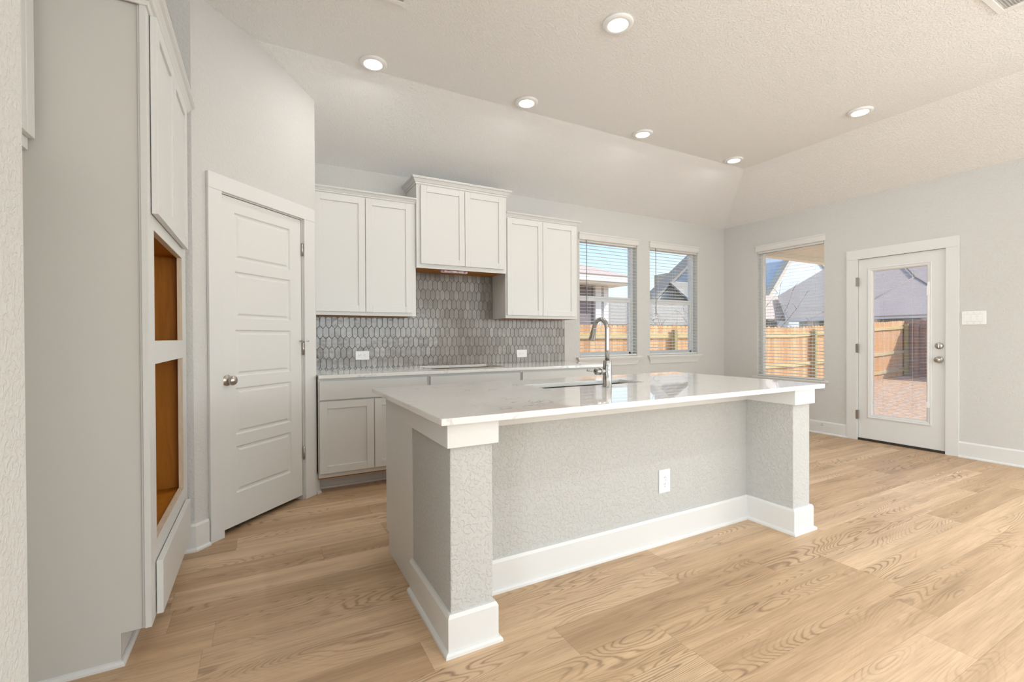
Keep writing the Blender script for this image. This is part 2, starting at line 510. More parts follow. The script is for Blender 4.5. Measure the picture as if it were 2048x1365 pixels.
def wall_boxes(mb, a0, a1, z0, z1, holes, n0, n1):
    """fills s a0..a1, z z0..z1 leaving rectangular holes (s0,s1,z0,z1), as one welded grid"""
    xs = sorted({a0, a1, *[h[0] for h in holes], *[h[1] for h in holes]})
    zs = sorted({z0, z1, *[h[2] for h in holes], *[h[3] for h in holes]})
    def solid(i, j):
        if not (0 <= i < len(xs)-1 and 0 <= j < len(zs)-1): return False
        cx, cz = (xs[i]+xs[i+1])/2, (zs[j]+zs[j+1])/2
        return not any(h[0] < cx < h[1] and h[2] < cz < h[3] for h in holes)
    vc = {}
    def V(x, n, z):
        k = (round(x, 5), round(n, 5), round(z, 5))
        if k not in vc: vc[k] = mb.bm.verts.new(mb.fr(x, n, z))
        return vc[k]
    for i in range(len(xs)-1):
        for j in range(len(zs)-1):
            if not solid(i, j): continue
            x0, x1, q0, q1 = xs[i], xs[i+1], zs[j], zs[j+1]
            mb._f([V(x0, n0, q0), V(x1, n0, q0), V(x1, n0, q1), V(x0, n0, q1)])
            mb._f([V(x0, n1, q0), V(x0, n1, q1), V(x1, n1, q1), V(x1, n1, q0)])
            if not solid(i-1, j): mb._f([V(x0, n0, q0), V(x0, n0, q1), V(x0, n1, q1), V(x0, n1, q0)])
            if not solid(i+1, j): mb._f([V(x1, n0, q0), V(x1, n1, q0), V(x1, n1, q1), V(x1, n0, q1)])
            if not solid(i, j-1): mb._f([V(x0, n0, q0), V(x0, n1, q0), V(x1, n1, q0), V(x1, n0, q0)])
            if not solid(i, j+1): mb._f([V(x0, n0, q1), V(x1, n0, q1), V(x1, n1, q1), V(x0, n1, q1)])
    return mb

# ---------------------------------------------------------------- the room shell
Z1, ZE, YC_, XC_ = 3.095, 2.743, 3.400, 4.868
XL, XN, YREAR = -0.97, -0.40, -6.0
HB = ZE
mb = MB(); mb.box(-4.1, XR, YREAR-.2, YB, -0.06, 0.0)
struct(mb.build('floor', 'floor'), 'light oak plank floor')

mb = MB(FB(YB))
W1, W2 = (3.334, 4.245, 0.915, 2.37), (4.471, 5.374, 0.915, 2.37)
wall_boxes(mb, -1.1, XR+0.14, 0, ZE, [W1, W2], 0, -0.14)
struct(mb.build('wall_back', 'wall'), 'greige textured back wall with two windows')

W3 = (-3.949, -3.099, 0.62, 2.34)     # in the right wall frame s = -Y
D2 = (-2.746, -1.968, 0.0, 2.043)
mb = MB(FR_)
wall_boxes(mb, -YB, -YREAR, 0, ZE, [W3, D2, (-0.85, 3.55, 0.35, 2.45)], 0, -0.14)
struct(mb.build('wall_right', 'wall'), 'greige wall with window and patio door')

mb = MB(FB(YREAR))
wall_boxes(mb, -4.14, XR+0.14, 0, Z1, [(0.5, 5.3, 0.35, 2.5)], -0.14, 0)
struct(mb.build('wall_front', 'wall'))
mb = MB(); mb.box(XL-0.14, XL, 1.22, YB, 0, Z1)
struct(mb.build('wall_left', 'wall'), 'wall behind the tall cabinet')
mb = MB(FO(-4.0)); wall_boxes(mb, YREAR, 0.6, 0, Z1, [(-3.4, 0.2, 0.35, 2.45)], -0.14, 0)
struct(mb.build('wall_added_hall', 'wall'))  # unseen hall added on the left to let fill light in
mb = MB(); mb.box(-4.14, XL-0.14, 0.6, 0.74, 0, Z1)
struct(mb.build('wall_added_hall_side', 'wall'))
mb = MB(); mb.box(XL-0.14, XN, 0.6, 1.225, 0, Z1, 0.004, 1)
struct(mb.build('wall_entry', 'wall'), 'textured wall end at the left edge of the photo')

# ceiling: flat centre with slopes along the back and right walls
mb = MB()
t = 0.08
def cpoly(pts):
    A = [mb.bm.verts.new(Vector(p)) for p in pts]
    B = [mb.bm.verts.new(Vector((p[0], p[1], p[2]+t))) for p in pts]
    mb._f(A); mb._f(B[::-1])
    for i in range(len(pts)):
        j = (i+1) % len(pts); mb._f([A[i], A[j], B[j], B[i]])
cpoly([(-4.1, YREAR-.1, Z1), (-4.1, .7, Z1), (XL-.14, .7, Z1), (XL-.14, YREAR-.1, Z1)])
cpoly([(XL-.14, YREAR-.1, Z1), (XC_, YREAR-.1, Z1), (XC_, YC_, Z1), (XL-.14, YC_, Z1)])
cpoly([(XL-.14, YC_, Z1), (XC_, YC_, Z1), (XR, YB, ZE), (XL-.14, YB, ZE)])
cpoly([(XC_, YREAR-.1, Z1), (XR, YREAR-.1, ZE), (XR, YB, ZE), (XC_, YC_, Z1)])
struct(mb.build('ceiling', 'ceiling'), 'textured vaulted ceiling with sloped edges')
mb = MB(); mb.box(-4.6, XR+.5, YREAR-.6, YB+.45, 3.22, 3.34); mb.box(XR, XR+.14, YREAR-.2, YB+.14, ZE, 3.22); mb.box(XL-.14, XR+.14, YB, YB+.14, ZE, 3.22); mb.box(XC_, XR+.14, YREAR-.14, YREAR, ZE, 3.22)
struct(mb.build('roof', 'shingle_grey'))  # unseen box added over the ceiling to stop sun leaking in

# pantry walls
DU, DN = (math.sqrt(.5), math.sqrt(.5)), (math.sqrt(.5), -math.sqrt(.5))
FD = Fr((-0.336, 3.089), DU, DN)
SL = 0.984
def ztop(s):
    y = 3.089+s*DU[1]
    return Z1 if y < YC_ else Z1-(y-YC_)*(Z1-ZE)/(YB-YC_)
D1 = (0.170, 0.848, 2.045)
sk = (YC_-3.089)/DU[1]
mb = MB(FD)
mb.prism([(0, 0), (D1[0], 0), (D1[0], D1[2]), (0, D1[2])], -0.11, 0)
mb.prism([(D1[1], 0), (SL, 0), (SL, D1[2]), (D1[1], D1[2])], -0.11, 0)
mb.prism([(0, D1[2]), (SL, D1[2]), (SL, ztop(SL)), (sk, Z1), (0, Z1)], -0.11, 0)
e0 = FD(SL, 0, 0)
mb.fr = G
mb.prism([(e0.y, 0), (YB, 0), (YB, ZE), (e0.y, ztop(SL))], e0.x-0.11, e0.x, 's')
mb.box(XL, -0.336, 3.089, 3.199, 0, Z1)
struct(mb.build('wall_pantry', 'wall'), 'angled pantry wall with a white five panel door')

# baseboards
BBP = [(0, 0), (0.030, 0), (0.029, 0.010), (0.023, 0.017), (0.016, 0.019), (0.016, 0.137), (0.009, 0.150), (0, 0.150)]
def baseboard(name, path, side=1, label=None):
    mb = MB(); mb.sweep(path, BBP, side)
    return struct(mb.build(name, 'trim'), label)
def D(s, n=0): p = FD(s, n, 0); return (p.x, p.y)
baseboard('baseboard_pantry', [(XL+.0, 3.089), D(0), D(0.075)], 1)
baseboard('baseboard_corner', [D(0.957), D(SL), (e0.x, 3.83)], 1)
baseboard('baseboard_back', [(3.13, YB), (XR, YB)], 1)
baseboard('baseboard_right', [(XR, YB), (XR, 2.850)], 1)
baseboard('baseboard_far_right', [(XR, 1.872), (XR, YREAR)], 1)

# ---------------------------------------------------------------- doors
def pantry_door():
    r = bpy.data.objects.new('door_1', None); col.objects.link(r); r.location = FD(0.5, 0, 0); ORG['door_1'] = FD(0.5, 0, 0)
    r['kind'] = 'structure'; r['label'] = 'white five panel pantry door in the angled wall'
    a, b, zt = D1
    mb = MB(FD)       # casing
    for q in ((0.095-0.012, a+0.002), (b-0.002, 0.957)): mb.box(q[0], q[1], 0, 0.019, 0, zt-0.004, 0.002)
    mb.box(0.083, 0.957, 0, 0.020, zt-0.004, 2.135, 0.002)
    mb.build('casing', 'trim', r)
    mb = MB(FD)       # jamb with stop
    for q in ((a, a+0.010), (b-0.010, b)): mb.box(q[0], q[1], -0.11, 0.0, 0, zt)
    mb.box(a+0.010, b-0.010, -0.11, 0, zt-0.010, zt)
    mb.build('jamb', 'trim', r)
    s0, s1, z0, z1 = a+0.013, b-0.014, 0.034, zt-0.014
    mb = MB(FD)
    pr_ = [(1.800-0.357*k-0.143, 1.800-0.357*k+0.143) for k in range(5)]
    p0, p1 = 0.276, 0.727
    # slab front with moulded recesses
    wall_boxes(mb, s0, s1, z0, z1, [(p0, p1, q0, q1) for q0, q1 in pr_], -0.004, -0.016)
    mb.box(s0, s1, -0.038, -0.016, z0, z1)
    for q0, q1 in pr_:
        def ringp(i, n): return [FD(p0+i, n, q0+i), FD(p1-i, n, q0+i), FD(p1-i, n, q1-i), FD(p0+i, n, q1-i)]
        mb.rings([ringp(-0.001, -0.0045), ringp(0.008, -0.014), ringp(0.018, -0.014), ringp(0.030, -0.006)], False, False)
        v = [mb.bm.verts.new(p) for p in ringp(0.030, -0.006)]; mb._f(v)
    slab = mb.build('door_slab', 'door_paint', r)
    mb = MB(FD)
    c = FD(0.213, -0.004, 0.925); ax = Vector((DN[0], DN[1], 0))
    mb.lathe(c, ax, [(0, 0.032), (0.004, 0.033), (0.009, 0.030), (0.012, 0.014), (0.026, 0.011), (0.030, 0.017), (0.036, 0.026), (0.046, 0.029), (0.056, 0.026), (0.062, 0.016), (0.064, 0.0)])
    mb.build('door_knob', 'nickel', r)
    for z in (1.82, 1.10, 0.34):
        mb = MB(FD)
        mb.lathe(FD(b-0.008, 0.006, z-0.045), (0, 0, 1), [(0, .0065), (.09, .0065)], 12)
        mb.box(b-0.016, b-0.001, 0.0, 0.003, z-0.044, z+0.044)
        h = mb.build('hinge', 'nickel', r)
    mb = MB(FD)
    mb.tube([FD(b-0.008, 0.008, 1.153), FD(b+0.018, 0.022, 1.155), FD(b+0.03, 0.024, 1.155)], 0.003, 8)
    mb.tube([FD(b-0.008, 0.008, 1.153), FD(b-0.045, 0.02, 1.155)], 0.003, 8)
    mb.lathe(FD(b-0.045, 0.012, 1.155), (DN[0], DN[1], 0), [(0, .006), (.012, .006)], 10)
    mb.build('hinge_pin_stop', 'nickel', r)
pantry_door()

def patio_door():
    r = bpy.data.objects.new('door_2', None); col.objects.link(r); r.location = (XR, 2.357, 0); ORG['door_2'] = Vector((XR, 2.357, 0))
    r['kind'] = 'structure'; r['label'] = 'white patio door with full glass and built-in blinds'
    a, b, z0, zt = D2
    mb = MB(FR_)
    mb.box(-2.850, a+0.006, 0, 0.019, 0, zt-0.006, 0.002)
    mb.box(b-0.006, -1.872, 0, 0.019, 0, zt-0.006, 0.002)
    mb.box(-2.850, -1.872, 0, 0.020, zt-0.006, 2.144, 0.002)
    mb.build('casing', 'trim', r)
    mb = MB(FR_)
    for q in ((a, a+0.004), (b-0.004, b)): mb.box(q[0], q[1], -0.14, 0.0, 0, zt)
    mb.box(a, b, -0.14, 0, zt-0.004, zt)
    mb.build('jamb', 'trim', r)
    mb = MB(FR_); mb.box(a+.004, b-.004, -0.13, -0.002, 0, 0.022); mb.build('threshold', 'threshold', r)
    s0, s1, zz0, zz1 = a+0.007, b-0.008, 0.026, zt-0.008
    g0, g1, gz0, gz1 = -2.600, -2.130, 0.305, 1.885
    mb = MB(FR_)
    wall_boxes(mb, s0, s1, zz0, zz1, [(g0-.006, g1+.006, gz0-.006, gz1+.006)], -0.008, -0.052)
    mb.build('door_slab', 'door_paint', r)
    mb = MB(FR_)
    def ring(i, n): return [FR_(g0-i, n, gz0-i), FR_(g1+i, n, gz0-i), FR_(g1+i, n, gz1+i), FR_(g0-i, n, gz1+i)]
    mb.rings([ring(0.048, -0.008), ring(0.046, 0.000), ring(0.036, 0.003), ring(0.028, -0.002), ring(0.018, -0.002), ring(0.008, -0.006), ring(0.0, -0.016), ring(0.0, -0.044), ring(0.048, -0.044)], False, False, True)
    fr = mb.build('glass_frame', 'trim', r)
    mb = MB(FR_); mb.box(g0-.006, g1+.006, -0.022, -0.019, gz0-.006, gz1+.006); mb.build('glass', 'door_glass', r)
    mb = MB(FR_)
    z = gz0+0.012
    while z < gz1-0.02:
        mb.hexa([(g0+.004, -0.0245, z), (g1-.004, -0.0245, z), (g1-.004, -0.0365, z+.0006), (g0+.004, -0.0365, z+.0006),
                 (g0+.004, -0.0245, z+.0013), (g1-.004, -0.0245, z+.0013), (g1-.004, -0.0365, z+.0019), (g0+.004, -0.0365, z+.0019)])
        z += 0.0153
    mb.build('blind_slats', 'mini_slat', r)
    mb = MB(FR_)
    for s in (g0+0.09, g1-0.12): mb.box(s, s+.0022, -0.0235, -0.0228, gz0, gz1)
    mb.build('blind_cords', 'string', r)
    mb = MB(FR_)
    mb.box(g1+.012, g1+.030, -0.002, 0.006, 0.45, 1.72, 0.002)
    mb.box(g1+.008, g1+.034, 0.004, 0.013, 1.58, 1.68, 0.002)
    mb.box(g1+.008, g1+.034, 0.004, 0.013, 0.44, 0.50, 0.002)
    mb.build('blind_slider', 'plastic', r)
    ax = (-1, 0, 0)
    mb = MB(FR_)
    mb.lathe(FR_(-2.027, -0.008, 0.933), ax, [(0, 0.032), (0.004, 0.033), (0.010, 0.030), (0.013, 0.014), (0.026, 0.012), (0.032, 0.024), (0.042, 0.028), (0.054, 0.026), (0.060, 0.015), (0.061, 0)])
    mb.build('door_knob', 'nickel', r)
    mb = MB(FR_)
    mb.lathe(FR_(-2.027, -0.008, 1.072), ax, [(0, 0.033), (0.008, 0.033), (0.014, 0.028), (0.016, 0.012), (0.018, 0)])
    mb.box(-2.033, -2.021, 0.008, 0.026, 1.052, 1.092, 0.003)
    mb.build('deadbolt', 'nickel', r)
    for z in (1.783, 1.035, 0.286):
        mb = MB(FR_)
        mb.lathe(FR_(a+0.004, 0.003, z-0.05), (0, 0, 1), [(0, .006), (.10, .006)], 12)
        mb.box(a-0.008, a+0.016, -0.006, 0.0205, z-0.05, z+0.05)
        mb.build('hinge', 'nickel', r)
patio_door()
mb = MB(FR_)
st = thing('door_stop', FR_(-3.11, 0.016, 0.113), 'small spring door stop on the baseboard left of the patio door', 'door stop')
mb.lathe(FR_(-3.11, 0.0165, 0.113), (-1, 0, 0), [(0, .010), (.004, .010), (.006, .005), (.055, .005)], 12); mb.build('spring', 'nickel', st)
mb = MB(FR_); mb.lathe(FR_(-3.11, 0.0715, 0.113), (-1, 0, 0), [(0, .007), (.014, .007)], 12); mb.build('tip', 'rubber', st)

# ---------------------------------------------------------------- windows and blinds
def window(idx, fr, s0, s1, z0, z1, meet, label):
    nm = 'window_%d' % idx
    loc = fr((s0+s1)/2, 0, z0)
    r = bpy.data.objects.new(nm, None); col.objects.link(r); r.location = loc; ORG[nm] = loc
    r['kind'] = 'structure'; r['label'] = label
    mb = MB(fr)
    wall_boxes(mb, s0, s1, z0, z1, [(s0+.035, s1-.035, z0+.035, z1-.035)], -0.075, -0.135)
    if meet:
        mb.box(s0+.03, s1-.03, -0.082, -0.125, meet-.030, meet+.030, 0.003)
        # lower sash stiles
        for q in ((s0+.033, s0+.062), (s1-.062, s1-.033)): mb.box(q[0], q[1], -0.085, -0.115, z0+.03, meet)
        mb.box(s0+.033, s1-.033, -0.085, -0.115, z0+.03, z0+.075)
    mb.build('window_frame', 'vinyl', r)
    mb = MB(fr); mb.box(s0+.03, s1-.03, -0.107, -0.103, z0+.03, z1-.03); mb.build('glass', 'glass', r)
    # stool and apron
    mb = MB(fr)
    mb.prism([(s0, -0.074), (s0, 0), (s0-.050, 0), (s0-.050, 0.042), (s1+.050, 0.042), (s1+.050, 0), (s1, 0), (s1, -0.074)], z0, z0+.020, 'z')
    mb.build('sill', 'trim', r)
    mb = MB(fr)
    def rg(n, z, i): return [fr(s0-.035+i, 0.0, z), fr(s1+.035-i, 0.0, z), fr(s1+.035-i, n, z), fr(s0-.035+i, n, z)]
    mb.rings([rg(0.030, z0, 0), rg(0.030, z0-.012, 0.002), rg(0.020, z0-.04, 0.016), rg(0.012, z0-.07, 0.030), rg(0.010, z0-.088, 0.034)], True, False)
    mb.build('apron', 'trim', r)
    return r

def blind(fr, s0, s1, z0, z1, vz0, vz1, label, wand=True, wside=1):
    r = thing('window_blind', fr((s0+s1)/2, -0.03, z1), label, 'window blind', 'white slatted window blinds')
    a, b = s0+.006, s1-.006
    mb = MB(fr)
    mb.box(s0-.012, s1+.016, 0.002, 0.012, vz0, vz1, 0)      # valance with returns
    pr_ = [(0.002, vz0), (0.016, vz0), (0.019, vz0+.012), (0.019, vz1-.02), (0.026, vz1-.012), (0.026, vz1), (0.002, vz1)]
    mb = MB(fr); mb.prism([(n, z) for n, z in pr_], s0-.014, s1+.016, 's')
    mb.build('valance', 'slat', r)
    mb = MB(fr); mb.box(a, b, -0.055, -0.005, z1-.048, z1-.004); mb.build('headrail', 'slat', r)
    mb = MB(fr)
    z = z0+.055; 
    while z < z1-.055:
        zt = z+.003
        mb.hexa([(a, -0.006, z-.003), (b, -0.006, z-.003), (b, -0.054, z+.003), (a, -0.054, z+.003),
                 (a, -0.006, z-.0003), (b, -0.006, z-.0003), (b, -0.054, z+.0057), (a, -0.054, z+.0057)])
        z += 0.0418
    mb.build('slats', 'slat', r)
    mb = MB(fr); mb.box(a, b, -0.057, -0.003, z0+.003, z0+.024, 0.003); mb.build('bottom_rail', 'slat', r)
    mb = MB(fr)
    k = 2 if s1-s0 < 1 else 3
    for f in (0.17, 0.52, 0.85):
        s = a+(b-a)*f
        for n in (-0.0048, -0.0552): mb.box(s, s+.0014, n-.0005, n+.0005, z0+.02, z1-.05)
    mb.build('ladder_cords', 'string', r)
    if wand:
        mb = MB(fr); s = a+.095 if wside > 0 else b-.095
        mb.tube([fr(s, 0.004, vz0+.01), fr(s, 0.005, z1-.25), fr(s, 0.006, z1-.92)], 0.0042, 8)
        mb.build('wand', 'wand', r)
    return r
window(1, FB(YB), *W1, 1.652, 'left window of the back wall, beside the upper cabinets')
window(2, FB(YB), *W2, 1.652, 'right window of the back wall')
window(3, FR_, *W3, None, 'tall window of the right wall')
blind(FB(YB), W1[0], W1[1], 0.935, 2.37, 2.345, 2.425, 'open white blind on the back wall window right beside the upper cabinets')
blind(FB(YB), W2[0], W2[1], 0.935, 2.37, 2.345, 2.425, 'open white blind on the back wall window nearest the room corner')
blind(FR_, W3[0], W3[1], 0.64, 2.34, 2.320, 2.400, 'tall open white blind on the window left of the patio door', wand=False)

# ---------------------------------------------------------------- cabinetry
def shaker(mb, s0, s1, z0, z1, n, th=0.019, w=0.056, rec=0.009):
    mb.box(s0, s0+w, n, n+th, z0, z1, 0.0012)
    mb.box(s1-w, s1, n, n+th, z0, z1, 0.0012)
    mb.box(s0+w, s1-w, n, n+th, z0, z0+w, 0.0012)
    mb.box(s0+w, s1-w, n, n+th, z1-w, z1, 0.0012)
    mb.box(s0+w-.004, s1-w+.004, n, n+th-rec, z0+w-.004, z1-w+.004)

def crown_profile(z0, h, d):
    return [(0, z0), (0.006, z0), (0.010, z0+h*.12), (0.010, z0+h*.22), (d*.38, z0+h*.30), (d*.50, z0+h*.46), (d*.70, z0+h*.66),
            (d*.92, z0+h*.76), (d*.92, z0+h*.84), (d, z0+h*.88), (d, z0+h), (0, z0+h)]

def upper(name, x0, x1, yf, z0, z1, doors, crown_h, crown_d, label, crown_path, dz0, dz1):
    r = thing(name, ((x0+x1)/2, YB-.002, z0), label, 'cabinet', 'white upper cabinets')
    F = FB(YB)
    yb = YB-.002
    mb = MB(); mb.box(x0, x1, yf+.019, yb, z0+.012, z1); mb.build('body', 'cabinet', r)
    mb = MB(); mb.box(x0+.015, x1-.015, yf+.019, yb, z0+.0015, z0+.012); mb.build('underside', 'cab_inner', r)
    mb = MB()         # face frame and side skirts
    wall_boxes(mb_f := MB(FB(yf)), x0, x1, z0, z1, [(x0+.04, x1-.04, z0+.04, z1-.04)], 0, -0.019)
    mb_f.box(x0, x0+.014, -0.019, -(yb-yf), z0, z0+.0119); mb_f.box(x1-.014, x1, -0.019, -(yb-yf), z0, z0+.012)
    mb_f.build('face_frame', 'cabinet', r); mb.bm.free()
    for a, b in doors:
        mb = MB(FB(yf)); shaker(mb, a, b, dz0, dz1, 0.001); mb.build('door', 'cabinet', r)
    mb = MB(); mb.sweep(crown_path, crown_profile(z1-.002, crown_h, crown_d), 1); mb.build('crown_moulding', 'trim', r)
    return r
e0x = 0.363
upper('upper_cabinet', e0x, 1.246, 4.160, 1.372, 2.405, [(0.375, 0.793), (0.797, 1.206)], .046, .04,
      'white two door upper cabinet beside the angled pantry wall', [(e0x, 4.160), (1.246, 4.160)], 1.402, 2.392)
upper('upper_cabinet', 1.248, 2.174, 4.135, 1.820, 2.588, [(1.284, 1.716), (1.720, 2.138)], .062, .048,
      'raised white two door upper cabinet over the cooktop cutout', [(1.248, YB-.004), (1.248, 4.135), (2.174, 4.135), (2.174, YB-.004)], 1.858, 2.575)
upper('upper_cabinet', 2.176, 3.070, 4.160, 1.372, 2.405, [(2.190, 2.612), (2.616, 3.036)], .046, .04,
      'white two door upper cabinet next to the left back window', [(2.176, 4.160), (3.070, 4.160), (3.070, YB-.004)], 1.402, 2.392)
# packet of hood wiring under the raised cabinet
mb = MB()
pk = [(0, 0.0), (0.02, .010), (0.16, .013), (0.31, .010), (0.33, 0)]
mb.rings([[Vector((1.50+d*.95, 4.20+q*math.cos(a)*2.2, 1.812+max(-1, math.sin(a))*0.013)) for a in [2*PI*i/10 for i in range(10)]] for d, q in ((0, .004), (.02, .010), (.16, .0125), (.27, .010), (.29, .004))])
mb.build('wiring_packet', 'packet')
tag(bpy.data.objects['wiring_packet'], 'red and white printed plastic packet taped under the raised cabinet', 'packet')

def base(x0, x1, drawers, doors, label):
    r = thing('base_cabinet', ((x0+x1)/2, YB-.01, 0), label, 'cabinet', 'white base cabinets along the back wall')
    yf, yb = 3.745, YB-.002
    mb = MB(); mb.box(x0, x0+.015, yf+.019, yb, 0.105, 0.872); mb.box(x1-.015, x1, yf+.019, yb, 0.105, 0.872)
    mb.box(x0+.015, x1-.015, yf+.019, yb, 0.105, 0.12); mb.box(x0+.015, x1-.015, yb-.01, yb, 0.12, 0.872)
    mb.build('body', 'cab_inner', r)
    mb = MB(FB(yf)); wall_boxes(mb, x0, x1, 0.118, 0.872, [(x0+.04, x1-.04, .16, .68), (x0+.04, x1-.04, .72, .83)], 0, -0.019); mb.build('face_frame', 'cabinet', r)
    for a, b in drawers:
        mb = MB(FB(yf)); mb.box(a, b, 0.001, 0.020, 0.708, 0.852, 0.0015); mb.build('drawer', 'cabinet', r)
    for a, b in doors:
        mb = MB(FB(yf)); shaker(mb, a, b, 0.152, 0.697, 0.001); mb.build('door', 'cabinet', r)
    mb = MB(FB(3.880)); mb.box(x0, x1, -0.012, 0, 0, 0.117); mb.prism([(0, 0), (.013, 0), (.010, .013), (0, .018)], x0, x1, 's'); mb.build('toe_kick', 'trim', r)
base(0.365, 1.218, [(0.374, 1.203)], [(0.374, 0.774), (0.778, 1.180)], 'white base cabinet with a wide drawer beside the pantry door')
base(1.220, 2.110, [(1.237, 2.098)], [(1.237, 1.665), (1.669, 2.098)], 'white base cabinet under the cooktop cutout')
base(2.112, 3.095, [(2.125, 3.080)], [(2.125, 2.600), (2.604, 3.080)], 'white base cabinet at the window end of the back wall run')

# back countertop with the cooktop cutout
def slab(name, x0, x1, y0, y1, z0, z1, hole, label, cat):
    hx0, hx1, hy0, hy1 = hole
    mb = MB()
    xs, ys = [x0, hx0, hx1, x1], [y0, hy0, hy1, y1]
    V = {}
    def v(i, j, k):
        if (i, j, k) not in V: V[(i, j, k)] = mb.bm.verts.new((xs[i], ys[j], (z0, z1)[k]))
        return V[(i, j, k)]
    for i in range(3):
        for j in range(3):
            if i == 1 and j == 1: continue
            mb._f([v(i, j, 1), v(i+1, j, 1), v(i+1, j+1, 1), v(i, j+1, 1)])
            mb._f([v(i, j, 0), v(i, j+1, 0), v(i+1, j+1, 0), v(i+1, j, 0)])
    for i in range(3):
        mb._f([v(i, 0, 0), v(i+1, 0, 0), v(i+1, 0, 1), v(i, 0, 1)]); mb._f([v(i, 3, 0), v(i, 3, 1), v(i+1, 3, 1), v(i+1, 3, 0)])
        mb._f([v(0, i, 0), v(0, i, 1), v(0, i+1, 1), v(0, i+1, 0)]); mb._f([v(3, i, 0), v(3, i+1, 0), v(3, i+1, 1), v(3, i, 1)])
    for i, j, k, l in ((1, 1, 2, 1), (2, 1, 2, 2), (2, 2, 1, 2), (1, 2, 1, 1)):
        mb._f([v(i, j, 0), v(k, l, 0), v(k, l, 1), v(i, j, 1)])
    bmesh.ops.recalc_face_normals(mb.bm, faces=mb.bm.faces)
    es = [e for e in mb.bm.edges if len(e.link_faces) == 2 and e.calc_face_angle(0) > 1.0]
    bmesh.ops.bevel(mb.bm, geom=es, offset=0.002, segments=2, affect='EDGES')
    o = mb.build(name, 'quartz'); return tag(o, label, cat)
slab('countertop', 0.364, 3.115, 3.690, YB-.002, 0.873, 0.898, (1.335, 2.060, 3.925, 4.372), 'white quartz countertop along the back wall with a cooktop cutout', 'countertop')

# backsplash of picket tiles
def clipmesh(bm, x0, x1, z0, z1):
    for co, no in (((x0, 0, 0), (-1, 0, 0)), ((x1, 0, 0), (1, 0, 0)), ((0, 0, z0), (0, 0, -1)), ((0, 0, z1), (0, 0, 1))):
        bmesh.ops.bisect_plane(bm, geom=bm.verts[:]+bm.edges[:]+bm.faces[:], plane_co=co, plane_no=no, clear_outer=True)
def tiles(regions):
    out = bmesh.new()
    PX, PZ, pt = 0.0502, 0.0945, 0.0275
    for x0, x1, z0, z1 in regions:
        b = MB()
        j0, j1 = int((z0-1.135)/PZ)-2, int((z1-1.135)/PZ)+2
        for j in range(j0, j1+1):
            cz = 1.135+j*PZ
            if cz < z0-.08 or cz > z1+.08: continue
            off = 0.48 + (0.5*PX if j % 2 else 0)
            i0, i1 = int((x0-off)/PX)-1, int((x1-off)/PX)+2
            for i in range(i0, i1+1):
                cx = off+i*PX
                if cx < x0-.03 or cx > x1+.03: continue
                h = PZ/2+pt/2; st_ = PZ/2-pt/2; w = PX/2
                def hexo(sh, y):
                    k = sh*1.25
                    return [(cx, y, cz-h+k), (cx+w-sh, y, cz-st_+sh*.3), (cx+w-sh, y, cz+st_-sh*.3), (cx, y, cz+h-k), (cx-w+sh, y, cz+st_-sh*.3), (cx-w+sh, y, cz-st_+sh*.3)]
                rot = [random.uniform(-.012, .012), random.uniform(-.008, .008)]
                A = [b.bm.verts.new(p) for p in hexo(0.0005, YB-.0035)]
                Bv = [b.bm.verts.new((p[0], p[1]+(p[0]-cx)*rot[0]+(p[2]-cz)*rot[1], p[2])) for p in hexo(0.0008, YB-.0072)]
                Cv = [b.bm.verts.new((p[0], p[1]+(p[0]-cx)*rot[0]+(p[2]-cz)*rot[1], p[2])) for p in hexo(0.0030, YB-.0085)]
                for k in range(6):
                    l = (k+1) % 6
                    f = b._f([A[k], A[l], Bv[l], Bv[k]]); f.material_index = 0
                    f = b._f([Bv[k], Bv[l], Cv[l], Cv[k]]); f.material_index = 0
                b._f(Cv)
        clipmesh(b.bm, x0, x1, z0, z1)
        bmesh.ops.recalc_face_normals(b.bm, faces=b.bm.faces)
        me = bpy.data.meshes.new('t'); b.bm.to_mesh(me); b.bm.free(); out.from_mesh(me); bpy.data.meshes.remove(me)
    return out
bs = thing('backsplash', (1.7, YB, 0.9), 'grey brown glazed picket tile backsplash above the back countertop', 'backsplash')
regs = [(0.364, 3.110, 0.8985, 1.371), (1.250, 2.172, 1.371, 1.824)]
mb = MB(); mb.bm.free(); mb.bm = tiles(regs); 
# orientation: all faces toward the room
for f in mb.bm.faces:
    if f.normal.y > 0: f.normal_flip()
org = ORG['backsplash']
bmesh.ops.translate(mb.bm, verts=mb.bm.verts, vec=-org)
me = bpy.data.meshes.new('tiles'); mb.bm.to_mesh(me); mb.bm.free(); me.materials.append(M['tile'])
to = bpy.data.objects.new('tiles', me); col.objects.link(to); to.parent = bs
mb = MB()
for x0, x1, z0, z1 in regs: mb.box(x0, x1, YB-.0048, YB-.0005, z0, z1)
mb.build('grout', 'grout', bs)

